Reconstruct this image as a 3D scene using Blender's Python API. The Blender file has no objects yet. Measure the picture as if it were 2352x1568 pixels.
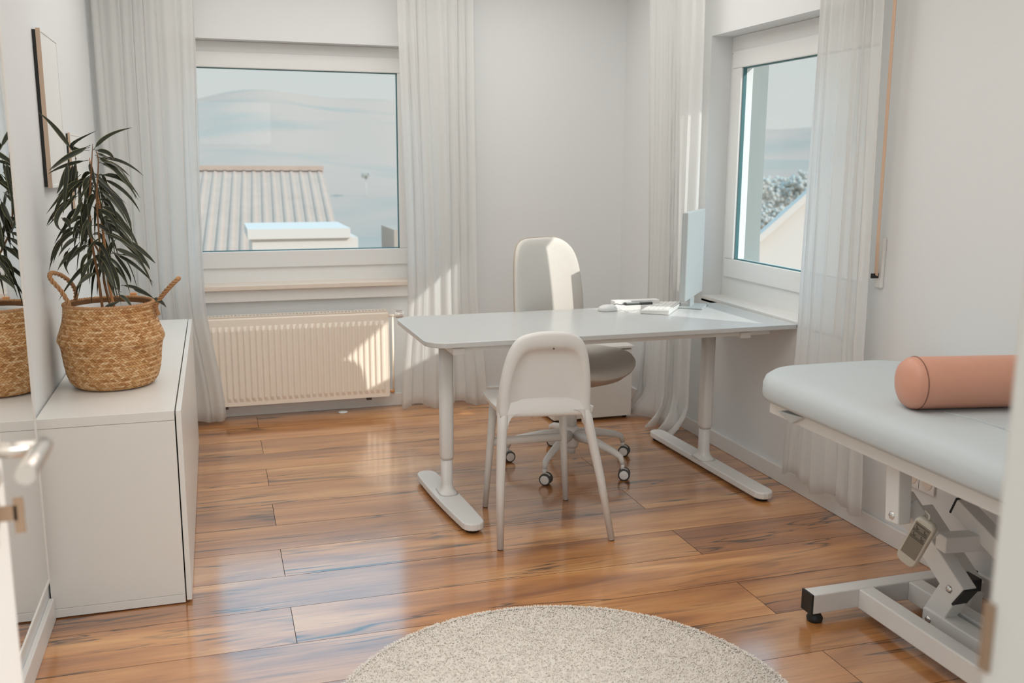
import bpy, bmesh, math, random
from mathutils import Vector, Matrix
random.seed(7)
PI = math.pi
SC = bpy.context.scene
COL = SC.collection
V = Vector
# ------------------------------------------------------------------ camera
CR = V((0.95498782, -0.29659323, 0.00554228)).normalized()
CU = V((0.04965482, 0.17824521, 0.98273244)).normalized()
CF = V((0.29245967, 0.93822231, -0.18494928)).normalized()
CP = V((0, 0, 1.4267))
FPX = 2185.83
cam_d = bpy.data.cameras.new('camera')
cam = bpy.data.objects.new('camera', cam_d)
COL.objects.link(cam)
m = Matrix((CR, CU, -CF)).transposed().to_4x4()
m.translation = CP
cam.matrix_world = m
cam_d.sensor_width = 36.0
cam_d.lens = FPX / 2352 * 36
cam_d.clip_start = 0.05
cam_d.clip_end = 2000
cam_d.dof.use_dof = True
cam_d.dof.focus_distance = 3.6
cam_d.dof.aperture_fstop = 3.6
SC.camera = cam
# ------------------------------------------------------------------ world, sun, fill lights, exposure
SC.view_settings.view_transform = 'Standard'
SC.view_settings.look = 'None'
SC.view_settings.exposure = 0.0
SC.view_settings.gamma = 1.0
SC.view_settings.use_curve_mapping = False
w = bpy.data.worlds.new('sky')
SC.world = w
w.use_nodes = True
nt = w.node_tree
nt.nodes.clear()
wo = nt.nodes.new('ShaderNodeOutputWorld')
bg = nt.nodes.new('ShaderNodeBackground')
tc = nt.nodes.new('ShaderNodeTexCoord')
sx = nt.nodes.new('ShaderNodeSeparateXYZ')
rp = nt.nodes.new('ShaderNodeValToRGB')
nt.links.new(tc.outputs['Generated'], sx.inputs[0])
nt.links.new(sx.outputs['Z'], rp.inputs[0])
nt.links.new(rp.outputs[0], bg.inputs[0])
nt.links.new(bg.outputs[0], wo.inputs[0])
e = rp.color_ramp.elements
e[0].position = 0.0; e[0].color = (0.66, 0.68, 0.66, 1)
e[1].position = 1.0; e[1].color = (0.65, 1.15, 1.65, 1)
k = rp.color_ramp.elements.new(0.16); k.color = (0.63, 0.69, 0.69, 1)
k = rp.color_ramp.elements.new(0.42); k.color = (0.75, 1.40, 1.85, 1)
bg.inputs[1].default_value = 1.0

sun_d = bpy.data.lights.new('sun', 'SUN')
sun_d.energy = 3.0
sun_d.color = (1.0, 0.97, 0.92)
sun_d.angle = math.radians(0.6)
sun = bpy.data.objects.new('sun', sun_d)
COL.objects.link(sun)
sun.rotation_euler = V((-0.97, 1.0, -0.80)).to_track_quat('-Z', 'Y').to_euler()

def area(name, loc, target, sx_, sy_, power, color=(1, 1, 1)):
    d = bpy.data.lights.new(name, 'AREA')
    d.shape = 'RECTANGLE'; d.size = sx_; d.size_y = sy_; d.energy = power; d.color = color
    o = bpy.data.objects.new(name, d)
    COL.objects.link(o)
    o.location = loc
    o.rotation_euler = (V(target) - V(loc)).to_track_quat('-Z', 'Y').to_euler()
    return o
# added fill lights, unseen: two under the ceiling, one behind the camera
area('ceiling_fill_light', (0.75, 1.95, 2.56), (0.75, 1.95, 0), 1.8, 1.6, 20, (1.0, 0.98, 0.945))
area('rear_ceiling_fill_light', (0.95, 4.25, 2.56), (0.95, 4.25, 0), 2.4, 1.6, 25, (1.0, 0.99, 0.965))
area('hall_fill_light', (0.2, -1.1, 2.2), (0.6, 3.0, 0.9), 1.4, 1.2, 34, (1.0, 0.92, 0.84))

# ------------------------------------------------------------------ helpers
def ray(px, py):
    return CF + CR * ((px - 1176) / FPX) + CU * ((784 - py) / FPX)
def AZ(px, py, z):
    v = ray(px, py); return CP + v * ((z - CP.z) / v.z)
def AY(px, py, y):
    v = ray(px, py); return CP + v * (y / v.y)
def AX(px, py, x):
    v = ray(px, py); return CP + v * (x / v.x)

def lin(c):
    return tuple(((x / 255) / 12.92 if x / 255 <= 0.04045 else ((x / 255 + 0.055) / 1.055) ** 2.4) for x in c)

def mat(name, col, rough=0.5, spec=0.5, noise=0.0, nscale=20, bump=0.0, bscale=200, metal=0.0, coat=0.0, stretch=None, linear=True):
    m = bpy.data.materials.new(name)
    m.use_nodes = True
    n = m.node_tree; b = n.nodes['Principled BSDF']
    c = col if linear else lin(col)
    b.inputs['Base Color'].default_value = (*c, 1)
    b.inputs['Roughness'].default_value = rough
    b.inputs['Specular IOR Level'].default_value = spec
    b.inputs['Metallic'].default_value = metal
    b.inputs['Coat Weight'].default_value = coat
    t = n.nodes.new('ShaderNodeTexCoord')
    mp = n.nodes.new('ShaderNodeMapping')
    n.links.new(t.outputs['Object'], mp.inputs[0])
    if stretch: mp.inputs['Scale'].default_value = stretch
    ns = n.nodes.new('ShaderNodeTexNoise'); ns.inputs['Scale'].default_value = nscale; ns.inputs['Detail'].default_value = 4
    n.links.new(mp.outputs[0], ns.inputs[0])
    r = n.nodes.new('ShaderNodeMixRGB')
    amt = noise if noise > 0 else 0.015
    r.inputs[1].default_value = (*[x * (1 - amt) for x in c], 1)
    r.inputs[2].default_value = (*[min(1, x * (1 + amt)) for x in c], 1)
    n.links.new(ns.outputs[0], r.inputs[0])
    n.links.new(r.outputs[0], b.inputs['Base Color'])
    if bump > 0:
        n2 = n.nodes.new('ShaderNodeTexNoise'); n2.inputs['Scale'].default_value = bscale; n2.inputs['Detail'].default_value = 3
        n.links.new(mp.outputs[0], n2.inputs[0])
        bu = n.nodes.new('ShaderNodeBump'); bu.inputs['Strength'].default_value = bump; bu.inputs['Distance'].default_value = 0.002
        n.links.new(n2.outputs[0], bu.inputs['Height'])
        n.links.new(bu.outputs[0], b.inputs['Normal'])
    return m

class MB:
    def __init__(self): self.bm = bmesh.new()
    def box(self, x0, x1, y0, y1, z0, z1, mi=0):
        vs = [self.bm.verts.new(p) for p in ((x0,y0,z0),(x1,y0,z0),(x1,y1,z0),(x0,y1,z0),(x0,y0,z1),(x1,y0,z1),(x1,y1,z1),(x0,y1,z1))]
        for f in ((3,2,1,0),(4,5,6,7),(0,1,5,4),(1,2,6,5),(2,3,7,6),(3,0,4,7)):
            fa = self.bm.faces.new([vs[i] for i in f]); fa.material_index = mi
        return self
    def beam(self, p, q, w, h, up=(0,0,1), mi=0):
        p = V(p); q = V(q); d = (q - p).normalized(); u = V(up)
        s = d.cross(u).normalized(); u = s.cross(d).normalized()
        vs = []
        for c in (p, q):
            for a, b in ((-1,-1),(1,-1),(1,1),(-1,1)):
                vs.append(self.bm.verts.new(c + s * (a * w / 2) + u * (b * h / 2)))
        for f in ((0,1,2,3),(7,6,5,4),(4,5,1,0),(5,6,2,1),(6,7,3,2),(7,4,0,3)):
            fa = self.bm.faces.new([vs[i] for i in f]); fa.material_index = mi
        return self
    def tube(self, path, r, n=12, cap=True, ex=1.0, up=None, mi=0):
        # r: radius or list; ex: width factor along the 'up' direction (oval section)
        P = [V(p) for p in path]; R = r if isinstance(r, (list, tuple)) else [r] * len(P)
        rings = []; prev = None
        for i, p in enumerate(P):
            d = (P[min(i+1, len(P)-1)] - P[max(i-1, 0)]).normalized()
            if up is not None: a = V(up)
            elif prev is not None: a = prev
            else: a = V((0,0,1)) if abs(d.z) < 0.9 else V((1,0,0))
            a = (a - d * a.dot(d)).normalized(); prev = a; b = d.cross(a)
            rings.append([self.bm.verts.new(p + a * (math.cos(t) * R[i] * ex) + b * (math.sin(t) * R[i])) for t in [2*PI*k/n for k in range(n)]])
        for i in range(len(rings)-1):
            for k in range(n):
                f = self.bm.faces.new((rings[i][k], rings[i][(k+1)%n], rings[i+1][(k+1)%n], rings[i+1][k])); f.smooth = True; f.material_index = mi
        if cap:
            f = self.bm.faces.new(rings[0][::-1]); f.material_index = mi
            f = self.bm.faces.new(rings[-1]); f.material_index = mi
        return self
    def lathe(self, prof, c=(0,0,0), n=48, axis='Z', mi=0, closed=False):
        rings = []; c = V(c)
        for r, z in prof:
            ring = []
            for k in range(n):
                t = 2*PI*k/n
                if axis == 'Z': p = V((r*math.cos(t), r*math.sin(t), z))
                elif axis == 'X': p = V((z, r*math.cos(t), r*math.sin(t)))
                else: p = V((r*math.sin(t), z, r*math.cos(t)))
                ring.append(self.bm.verts.new(c + p))
            rings.append(ring)
        for i in range(len(rings)-1):
            for k in range(n):
                f = self.bm.faces.new((rings[i][k], rings[i][(k+1)%n], rings[i+1][(k+1)%n], rings[i+1][k])); f.smooth = True; f.material_index = mi
        if prof[0][0] > 1e-4: self.bm.faces.new(rings[0][::-1])
        if prof[-1][0] > 1e-4: self.bm.faces.new(rings[-1])
        bmesh.ops.remove_doubles(self.bm, verts=self.bm.verts, dist=1e-6)
        return self
    def prism(self, poly, z0, z1, mi=0):
        lo = [self.bm.verts.new((p[0], p[1], z0)) for p in poly]; hi = [self.bm.verts.new((p[0], p[1], z1)) for p in poly]
        n = len(poly)
        self.bm.faces.new(lo[::-1]); self.bm.faces.new(hi)
        for k in range(n): self.bm.faces.new((lo[k], lo[(k+1)%n], hi[(k+1)%n], hi[k]))
        return self
    def loft(self, rings, cap=True, mi=0, closed=True, smooth=True):
        R = [[self.bm.verts.new(p) for p in r] for r in rings]; n = len(R[0])
        for i in range(len(R)-1):
            for k in range(n if closed else n-1):
                f = self.bm.faces.new((R[i][k], R[i][(k+1)%n], R[i+1][(k+1)%n], R[i+1][k])); f.smooth = smooth; f.material_index = mi
        if cap and closed:
            self.bm.faces.new(R[0][::-1]); self.bm.faces.new(R[-1])
        return self
    def build(self, name, m, parent=None, bevel=0, loc=None, segs=2):
        bmesh.ops.recalc_face_normals(self.bm, faces=self.bm.faces)
        me = bpy.data.meshes.new(name)
        if loc is not None:
            bmesh.ops.translate(self.bm, verts=self.bm.verts, vec=-V(loc))
        self.bm.to_mesh(me); self.bm.free()
        o = bpy.data.objects.new(name, me); COL.objects.link(o)
        for mm in (m if isinstance(m, (list, tuple)) else [m]): me.materials.append(mm)
        if loc is not None: o.location = loc
        if parent is not None:
            o.parent = parent
            if loc is None: o.matrix_parent_inverse = Matrix.Translation(parent.location).inverted() if parent.type == 'EMPTY' and 'w' not in parent else Matrix()
        if bevel:
            b = o.modifiers.new('bevel', 'BEVEL'); b.width = bevel; b.segments = segs; b.limit_method = 'ANGLE'; b.angle_limit = math.radians(40)
            b.harden_normals = False
        return o

def tag(o, label=None, cat=None, group=None, kind=None):
    if label: o['label'] = label
    if cat: o['category'] = cat
    if group: o['group'] = group
    if kind: o['kind'] = kind
    return o
def thing(name, label, cat, loc=(0,0,0), group=None):
    o = bpy.data.objects.new(name, None); COL.objects.link(o); o.location = loc; o.empty_display_size = 0.1
    return tag(o, label, cat, group)
# parts are built in world coordinates and parented with the inverse of the Empty's location

def rounded_rect(x0, x1, y0, y1, r, n=6, rs=None):
    pts = []
    rs = rs or (r, r, r, r)   # corners: x1y1, x0y1, x0y0, x1y0
    for (cx, cy, a0), rr in zip(((x1, y1, 0), (x0, y1, 90), (x0, y0, 180), (x1, y0, 270)), rs):
        sxn = -1 if cx == x1 else 1; syn = -1 if cy == y1 else 1
        for k in range(n+1):
            a = math.radians(a0 + 90*k/n)
            pts.append((cx + sxn*rr + rr*math.cos(a), cy + syn*rr + rr*math.sin(a)))
    return pts

# ------------------------------------------------------------------ materials
WALLC = (0.785, 0.795, 0.79)
M_wall = mat('wall_paint', WALLC, 0.7, 0.3, 0.01, 3, 0.05, 300)
M_ceil = mat('ceiling_paint', (0.85, 0.85, 0.83), 0.8, 0.2)
M_trim = mat('white_trim', (0.82, 0.80, 0.77), 0.4, 0.4)
M_pvc = mat('white_window_frame', (0.80, 0.80, 0.785), 0.3, 0.5)
M_gasket = mat('dark_gasket', (0.06, 0.16, 0.17), 0.5)
M_sill = mat('cream_sill_edge', (0.80, 0.70, 0.60), 0.4, 0.4, 0.04, 30)
M_lacq = mat('white_lacquer', (0.80, 0.775, 0.73), 0.35, 0.5)
M_desk = mat('white_desk_top', (0.57, 0.57, 0.555), 0.22, 0.6)
M_steel = mat('white_powder_coat', (0.78, 0.765, 0.735), 0.35, 0.5)
M_plastic = mat('white_chair_plastic', (0.74, 0.72, 0.69), 0.38, 0.45, 0.01, 8, 0.05, 400)
M_black = mat('black_plastic', (0.012, 0.013, 0.012), 0.5)
M_gap = mat('dark_gap', (0.01, 0.01, 0.01), 0.8)
M_rubber = mat('dark_grey_rubber', (0.07, 0.065, 0.06), 0.6)
M_rad = mat('cream_radiator_enamel', (0.90, 0.81, 0.70), 0.3, 0.5)
M_beige = mat('beige_chair_fabric', (0.66, 0.62, 0.565), 0.85, 0.2, 0.05, 120, 0.3, 900)
M_beige2 = mat('beige_shell', (0.50, 0.41, 0.33), 0.7, 0.3, 0.05, 60)
M_chrome = mat('chrome', (0.62, 0.60, 0.57), 0.2, 0.5, 0, metal=1.0)
M_satin = mat('satin_nickel', (0.60, 0.55, 0.50), 0.28, 0.5, 0, metal=0.9)
M_brass = mat('brown_metal', (0.30, 0.20, 0.13), 0.4, 0.5, metal=0.5)
M_cover = mat('pale_blue_table_cover', (0.56, 0.60, 0.61), 0.8, 0.2, 0.015, 10, 0.15, 500)
M_bolster = mat('dusty_pink_leatherette', lin((212, 154, 130)), 0.42, 0.45, 0.03, 12, 0.08, 350)
M_seam = mat('bolster_seam', lin((120, 78, 60)), 0.5)
M_wood = mat('pale_frame_wood', lin((205, 180, 158)), 0.6, 0.3, 0.08, 30)
M_woodblk = mat('orange_wood', lin((205, 145, 95)), 0.6, 0.3, 0.1, 40)
M_strap = mat('peach_blind_strap', lin((222, 190, 165)), 0.8, 0.2, 0.04, 200)
M_pot = mat('white_pot', (0.72, 0.71, 0.69), 0.4)
M_soil = mat('soil', (0.04, 0.03, 0.022), 0.9, 0.1, 0.4, 80, 0.8, 120)
M_paper = mat('white_paper', (0.80, 0.80, 0.78), 0.7)
M_grey = mat('grey_keypad', lin((128, 120, 106)), 0.45)
M_remote = mat('cream_remote', lin((196, 190, 176)), 0.35)
M_rope = mat('brown_rope', lin((186, 142, 102)), 0.75, 0.2, 0.25, 120, 0.4, 300)
M_keycap = mat('pale_keycaps', (0.72, 0.72, 0.70), 0.4)
M_screen = mat('dark_screen', (0.01, 0.012, 0.015), 0.15)
M_monback = mat('pale_silver_shell', (0.40, 0.43, 0.43), 0.35, 0.5)
M_darkgrey = mat('dark_grey_device', (0.06, 0.065, 0.06), 0.35)

def mat_glass():
    m = bpy.data.materials.new('window_glass'); m.use_nodes = True
    n = m.node_tree; n.nodes.clear()
    o = n.nodes.new('ShaderNodeOutputMaterial'); mx = n.nodes.new('ShaderNodeMixShader')
    t = n.nodes.new('ShaderNodeBsdfTransparent'); g = n.nodes.new('ShaderNodeBsdfGlossy'); f = n.nodes.new('ShaderNodeLayerWeight')
    t.inputs[0].default_value = (0.98, 0.99, 0.985, 1); g.inputs['Roughness'].default_value = 0.02; f.inputs[0].default_value = 0.5
    pw = n.nodes.new('ShaderNodeMath'); pw.operation = 'POWER'; pw.inputs[1].default_value = 4.5; n.links.new(f.outputs['Facing'], pw.inputs[0])
    ml = n.nodes.new('ShaderNodeMath'); ml.operation = 'MULTIPLY_ADD'; ml.inputs[1].default_value = 0.7; ml.inputs[2].default_value = 0.004; n.links.new(pw.outputs[0], ml.inputs[0])
    n.links.new(ml.outputs[0], mx.inputs[0]); n.links.new(t.outputs[0], mx.inputs[1]); n.links.new(g.outputs[0], mx.inputs[2]); n.links.new(mx.outputs[0], o.inputs[0])
    return m
M_glass = mat_glass()
def mat_curtain():
    m = bpy.data.materials.new('sheer_white_voile'); m.use_nodes = True
    n = m.node_tree; n.nodes.clear()
    o = n.nodes.new('ShaderNodeOutputMaterial')
    d = n.nodes.new('ShaderNodeBsdfDiffuse'); tl = n.nodes.new('ShaderNodeBsdfTranslucent'); tr = n.nodes.new('ShaderNodeBsdfTransparent')
    d.inputs[0].default_value = (0.93, 0.92, 0.905, 1); tl.inputs[0].default_value = (0.97, 0.965, 0.95, 1); tr.inputs[0].default_value = (0.95, 0.96, 0.96, 1)
    a = n.nodes.new('ShaderNodeMixShader'); b = n.nodes.new('ShaderNodeMixShader')
    a.inputs[0].default_value = 0.55
    tc = n.nodes.new('ShaderNodeTexCoord'); mp = n.nodes.new('ShaderNodeMapping'); mp.inputs['Scale'].default_value = (60, 60, 2)
    ns = n.nodes.new('ShaderNodeTexNoise'); ns.inputs['Scale'].default_value = 1.0
    mr = n.nodes.new('ShaderNodeMapRange'); mr.inputs['To Min'].default_value = 0.31; mr.inputs['To Max'].default_value = 0.35
    n.links.new(tc.outputs['Object'], mp.inputs[0]); n.links.new(mp.outputs[0], ns.inputs[0]); n.links.new(ns.outputs[0], mr.inputs[0])
    n.links.new(d.outputs[0], a.inputs[1]); n.links.new(tl.outputs[0], a.inputs[2])
    n.links.new(mr.outputs[0], b.inputs[0]); n.links.new(a.outputs[0], b.inputs[1]); n.links.new(tr.outputs[0], b.inputs[2])
    n.links.new(b.outputs[0], o.inputs[0])
    return m
M_curt = mat_curtain()

def mat_floor():
    m = bpy.data.materials.new('oak_laminate'); m.use_nodes = True
    n = m.node_tree; L = n.links; b = n.nodes['Principled BSDF']
    tc = n.nodes.new('ShaderNodeTexCoord'); oi = n.nodes.new('ShaderNodeObjectInfo')
    off = n.nodes.new('ShaderNodeVectorMath'); off.operation = 'SCALE'
    cmb = n.nodes.new('ShaderNodeCombineXYZ')
    L.new(oi.outputs['Random'], cmb.inputs[0]); L.new(oi.outputs['Random'], cmb.inputs[1]); L.new(oi.outputs['Random'], cmb.inputs[2])
    L.new(cmb.outputs[0], off.inputs[0]); off.inputs['Scale'].default_value = 37.0
    add = n.nodes.new('ShaderNodeVectorMath'); L.new(tc.outputs['Object'], add.inputs[0]); L.new(off.outputs[0], add.inputs[1])
    def noise(scale, sc, detail, dist=0.0, rough=0.5):
        mp = n.nodes.new('ShaderNodeMapping'); mp.inputs['Scale'].default_value = sc
        L.new(add.outputs[0], mp.inputs[0])
        t = n.nodes.new('ShaderNodeTexNoise'); t.inputs['Scale'].default_value = scale; t.inputs['Detail'].default_value = detail; t.inputs['Distortion'].default_value = dist; t.inputs['Roughness'].default_value = rough
        L.new(mp.outputs[0], t.inputs[0]); return t
    n1 = noise(1.0, (1.2, 7, 1), 5, 0.6)      # broad tone bands
    n2 = noise(1.0, (4, 90, 1), 5, 0.3)       # fine grain
    n3 = noise(1.0, (0.9, 11, 1), 3, 0.8, 0.5)   # dark streaks and knots
    r1 = n.nodes.new('ShaderNodeValToRGB'); L.new(n1.outputs[0], r1.inputs[0])
    r1.color_ramp.elements[0].position = 0.30; r1.color_ramp.elements[0].color = (*[x*FLM for x in lin((140, 86, 48))], 1)
    r1.color_ramp.elements[1].position = 0.70; r1.color_ramp.elements[1].color = (*[x*FLM for x in lin((214, 158, 100))], 1)
    k = r1.color_ramp.elements.new(0.5); k.color = (*[x*FLM for x in lin((186, 125, 70))], 1)
    r2 = n.nodes.new('ShaderNodeValToRGB'); L.new(n2.outputs[0], r2.inputs[0])
    r2.color_ramp.elements[0].position = 0.3; r2.color_ramp.elements[0].color = (0.78, 0.76, 0.74, 1)
    r2.color_ramp.elements[1].position = 0.7; r2.color_ramp.elements[1].color = (1.08, 1.08, 1.08, 1)
    mul = n.nodes.new('ShaderNodeMixRGB'); mul.blend_type = 'MULTIPLY'; mul.inputs[0].default_value = 0.8
    L.new(r1.outputs[0], mul.inputs[1]); L.new(r2.outputs[0], mul.inputs[2])
    # ridged narrow dark cracks
    ab = n.nodes.new('ShaderNodeMath'); ab.operation = 'SUBTRACT'; ab.inputs[1].default_value = 0.5; L.new(n3.outputs[0], ab.inputs[0])
    ab2 = n.nodes.new('ShaderNodeMath'); ab2.operation = 'ABSOLUTE'; L.new(ab.outputs[0], ab2.inputs[0])
    n4 = noise(1.0, (1.1, 5.0, 1), 2, 0.2)
    st = n.nodes.new('ShaderNodeValToRGB'); L.new(ab2.outputs[0], st.inputs[0])
    st.color_ramp.elements[0].position = 0.0; st.color_ramp.elements[0].color = (1, 1, 1, 1)
    st.color_ramp.elements[1].position = 0.026; st.color_ramp.elements[1].color = (0, 0, 0, 1)
    gate = n.nodes.new('ShaderNodeValToRGB'); L.new(n4.outputs[0], gate.inputs[0])
    gate.color_ramp.elements[0].position = 0.46; gate.color_ramp.elements[0].color = (0, 0, 0, 1)
    gate.color_ramp.elements[1].position = 0.56; gate.color_ramp.elements[1].color = (1, 1, 1, 1)
    gm = n.nodes.new('ShaderNodeMath'); gm.operation = 'MULTIPLY'; L.new(st.outputs[0], gm.inputs[0]); L.new(gate.outputs[0], gm.inputs[1])
    # soft dark smears
    n5 = noise(1.0, (1.5, 16, 1), 3, 0.8)
    sm = n.nodes.new('ShaderNodeValToRGB'); L.new(n5.outputs[0], sm.inputs[0])
    sm.color_ramp.elements[0].position = 0.62; sm.color_ramp.elements[0].color = (0, 0, 0, 1)
    sm.color_ramp.elements[1].position = 0.78; sm.color_ramp.elements[1].color = (0.85, 0.85, 0.85, 1)
    mxv = n.nodes.new('ShaderNodeMath'); mxv.operation = 'MAXIMUM'; L.new(gm.outputs[0], mxv.inputs[0]); L.new(sm.outputs[0], mxv.inputs[1])
    dk = n.nodes.new('ShaderNodeMixRGB'); L.new(mxv.outputs[0], dk.inputs[0]); L.new(mul.outputs[0], dk.inputs[1]); dk.inputs[2].default_value = (*lin((46, 30, 22)), 1)
    hv = n.nodes.new('ShaderNodeHueSaturation'); L.new(dk.outputs[0], hv.inputs['Color'])
    vr = n.nodes.new('ShaderNodeMapRange'); L.new(oi.outputs['Random'], vr.inputs[0]); vr.inputs['To Min'].default_value = 0.86; vr.inputs['To Max'].default_value = 1.12
    L.new(vr.outputs[0], hv.inputs['Value'])
    L.new(hv.outputs[0], b.inputs['Base Color'])
    b.inputs['Roughness'].default_value = 0.34
    b.inputs['IOR'].default_value = 1.5
    b.inputs['Coat Weight'].default_value = 1.0
    b.inputs['Coat Roughness'].default_value = 0.14
    b.inputs['Coat IOR'].default_value = 2.2
    bu = n.nodes.new('ShaderNodeBump'); bu.inputs['Strength'].default_value = 0.12; bu.inputs['Distance'].default_value = 0.001
    L.new(n2.outputs[0], bu.inputs['Height']); L.new(bu.outputs[0], b.inputs['Normal'])
    return m
FLM = 1.2
M_floor = mat_floor()

# ------------------------------------------------------------------ room shell
XL, XR, YB, YF, ZC = -0.555, 2.412, 5.475, 0.60, 2.62
def struct(o): return tag(o, kind='structure')
M_joint = mat('brown_plank_edge', (0.05, 0.028, 0.018), 0.9, 0.1)
# floor: base + one object per laminate board
fl = struct(MB().box(XL, XR, YF-0.14, YB, -0.05, -0.008).build('floor', M_gap))
PW = 0.2465
y = 5.184 + PW - PW*0 ; rows = []
yy = 5.431
r_i = 0
while yy > YF - 0.1:
    # rows holding the joint at 0.175 alternate with rows holding the one at 1.67
    j = 0.175 if r_i % 2 == 0 else 1.67
    js = [x for x in (j - 2.99, j, j + 2.99) if XL < x < XR]
    xs = [XL] + js + [XR]
    y0 = max(yy - PW, YF - 0.14); y1 = min(yy, YB)
    for a, c in zip(xs[:-1], xs[1:]):
        g = 0.0010
        pb_ = MB().box(a+g, c-g, y0+g, y1-g, -0.008, 0)
        pb_.bm.faces.ensure_lookup_table()
        for fi in (2, 3, 4, 5): pb_.bm.faces[fi].material_index = 1
        o = pb_.build('plank', [M_floor, M_joint], fl)
    yy -= PW; r_i += 1
o = MB().box(XL, XR, 5.4319, YB, -0.008, 0).build('plank', M_floor, fl)

# back wall with window opening
WX0, WX1, WZ0, WZ1 = -0.24, 1.16, 0.735, 2.062
b = MB(); T = 0.30
b.box(XL-0.2, WX0, YB, YB+T, 0, ZC); b.box(WX1, XR+T, YB, YB+T, 0, ZC)
b.box(WX0, WX1, YB, YB+T, 0, WZ0); b.box(WX0, WX1, YB, YB+T, WZ1, ZC)
struct(b.build('wall_back', M_wall))
# right wall with window opening
VY0, VY1, VZ0, VZ1 = 3.12, 4.42, 0.735, 2.05
b = MB()
b.box(XR, XR+T, YF-0.14, VY0, 0, ZC); b.box(XR, XR+T, VY1, YB, 0, ZC)
b.box(XR, XR+T, VY0, VY1, 0, VZ0); b.box(XR, XR+T, VY0, VY1, VZ1, ZC)
struct(b.build('wall_right', M_wall))
struct(MB().box(XL-0.2, XL, YF-0.14, YB, 0, ZC).build('wall_left', M_wall))
DX0, DX1, DH = -0.325, 0.625, 2.05
b = MB(); b.box(XL-0.2, DX0-0.02, YF-0.14, YF, 0, ZC); b.box(DX1+0.03, XR+T, YF-0.14, YF, 0, ZC); b.box(DX0-0.02, DX1+0.03, YF-0.14, YF, DH, ZC)
struct(b.build('wall_front', M_wall))
struct(MB().box(XL-0.2, XR+T, YF-0.14, YB+T, ZC, ZC+0.1).build('ceiling', M_ceil))
# baseboards
struct(MB().box(XR-0.016, XR, YF, YB-0.02, 0.0, 0.075).build('baseboard_right', M_trim, bevel=0.003))
struct(MB().box(XL+0.016, XR-0.02, YB-0.016, YB, 0.0, 0.075).build('baseboard_back', M_trim, bevel=0.003))
struct(MB().box(XL, XL+0.016, YF, 3.088, 0.0, 0.075).build('baseboard_left', M_trim, bevel=0.003))
# door frame lining (near, blurred)
b = MB(); b.box(DX1, DX1+0.03, YF-0.15, YF+0.012, 0, DH); b.box(DX0-0.02, DX0, YF-0.15, YF+0.012, 0, DH); b.box(DX0, DX1, YF-0.15, YF+0.012, DH-0.02, DH)
M_dtrim = mat('cream_door_trim', (0.60, 0.55, 0.49), 0.45)
fr = struct(b.build('trim_1', M_dtrim, bevel=0.004))
sp = MB().box(DX1-0.003, DX1, YF+0.002, YF+0.0135, 0.992, 1.055).build('strike_plate', M_brass, fr)
sp['label'] = 'dark metal strike plate'

# window 1 (back wall) ------------------------------------------------------
def window_parts(name, axis, fixed, a0, a1, z0, z1, g0, g1, gz0, gz1, depth0, depth1):
    """frame bars in the opening; axis 'x': runs along x at y depth; axis 'y': runs along y at x depth"""
    def bx(mb, u0, u1, d0, d1, zz0, zz1):
        if axis == 'x': mb.box(u0, u1, d0, d1, zz0, zz1)
        else: mb.box(d0, d1, u0, u1, zz0, zz1)
    fw = (g0 - a0) * 0.5
    root = MB()
    D0, D1 = depth0, depth1
    zb = (gz0 - z0)
    bx(root, a0, a1, D0, D1, z0, gz0 - 0.09); bx(root, a0, a1, D0, D1, gz1 + 0.075, z1)
    bx(root, a0, g0 - 0.075, D0, D1, gz0 - 0.09, gz1 + 0.075); bx(root, g1 + 0.075, a1, D0, D1, gz0 - 0.09, gz1 + 0.075)
    w_ = struct(root.build(name, M_pvc, bevel=0.004))
    s = MB()
    d0, d1 = D0 - 0.012, D1 - 0.012
    bx(s, g0 - 0.085, g1 + 0.085, d0, d1, gz0 - 0.095, gz0); bx(s, g0 - 0.085, g1 + 0.085, d0, d1, gz1, gz1 + 0.085)
    bx(s, g0 - 0.085, g0, d0, d1, gz0, gz1); bx(s, g1, g1 + 0.085, d0, d1, gz0, gz1)
    s.build('window_sash', M_pvc, w_, bevel=0.005)
    gk = MB(); t = 0.005; e0 = d0 + 0.012; e1 = d0 + 0.03
    bx(gk, g0, g1, e0, e1, gz0, gz0 + t); bx(gk, g0, g1, e0, e1, gz1 - t, gz1); bx(gk, g0, g0 + t, e0, e1, gz0, gz1); bx(gk, g1 - t, g1, e0, e1, gz0, gz1)
    gk.build('gasket', M_gasket, w_)
    p = MB(); bx(p, g0, g1, e0 + 0.008, e0 + 0.014, gz0, gz1); p.build('pane', M_glass, w_)
    return w_
win1 = window_parts('window_1', 'x', 0, WX0, WX1, WZ0, WZ1, -0.115, 1.037, 0.926, 1.922, YB+0.095, YB+0.165)
MB().box(WX0-0.05, WX1+0.05, YB-0.055, YB+0.10, 0.722, 0.75).build('window_sill', M_sill, win1, bevel=0.004)
MB().box(WX0-0.03, WX1+0.03, YB-0.03, YB, 0.655, 0.722).build('sill_apron', M_trim, win1, bevel=0.003)
win2 = window_parts('window_2', 'y', 0, VY0, VY1, VZ0, VZ1, 3.27, 4.30, 0.946, 1.892, XR+0.115, XR+0.185)
M_revshade = mat('grey_green_reveal_shade', (0.30, 0.32, 0.30), 0.5)
MB().box(XR+0.186, XR+0.29, VY1-0.070, VY1+0.001, VZ0, VZ1).build('reveal_shade_strip', M_revshade, win2, bevel=0.002)  # grey strip added for the shaded outer reveal; the shade is its colour
MB().box(XR, XR+0.12, VY0, VY1, 0.72, 0.752).build('window_sill', M_trim, win2, bevel=0.004)
# handle on window 2 sash (far stile is hidden; handle on the far stile as seen)

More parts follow.
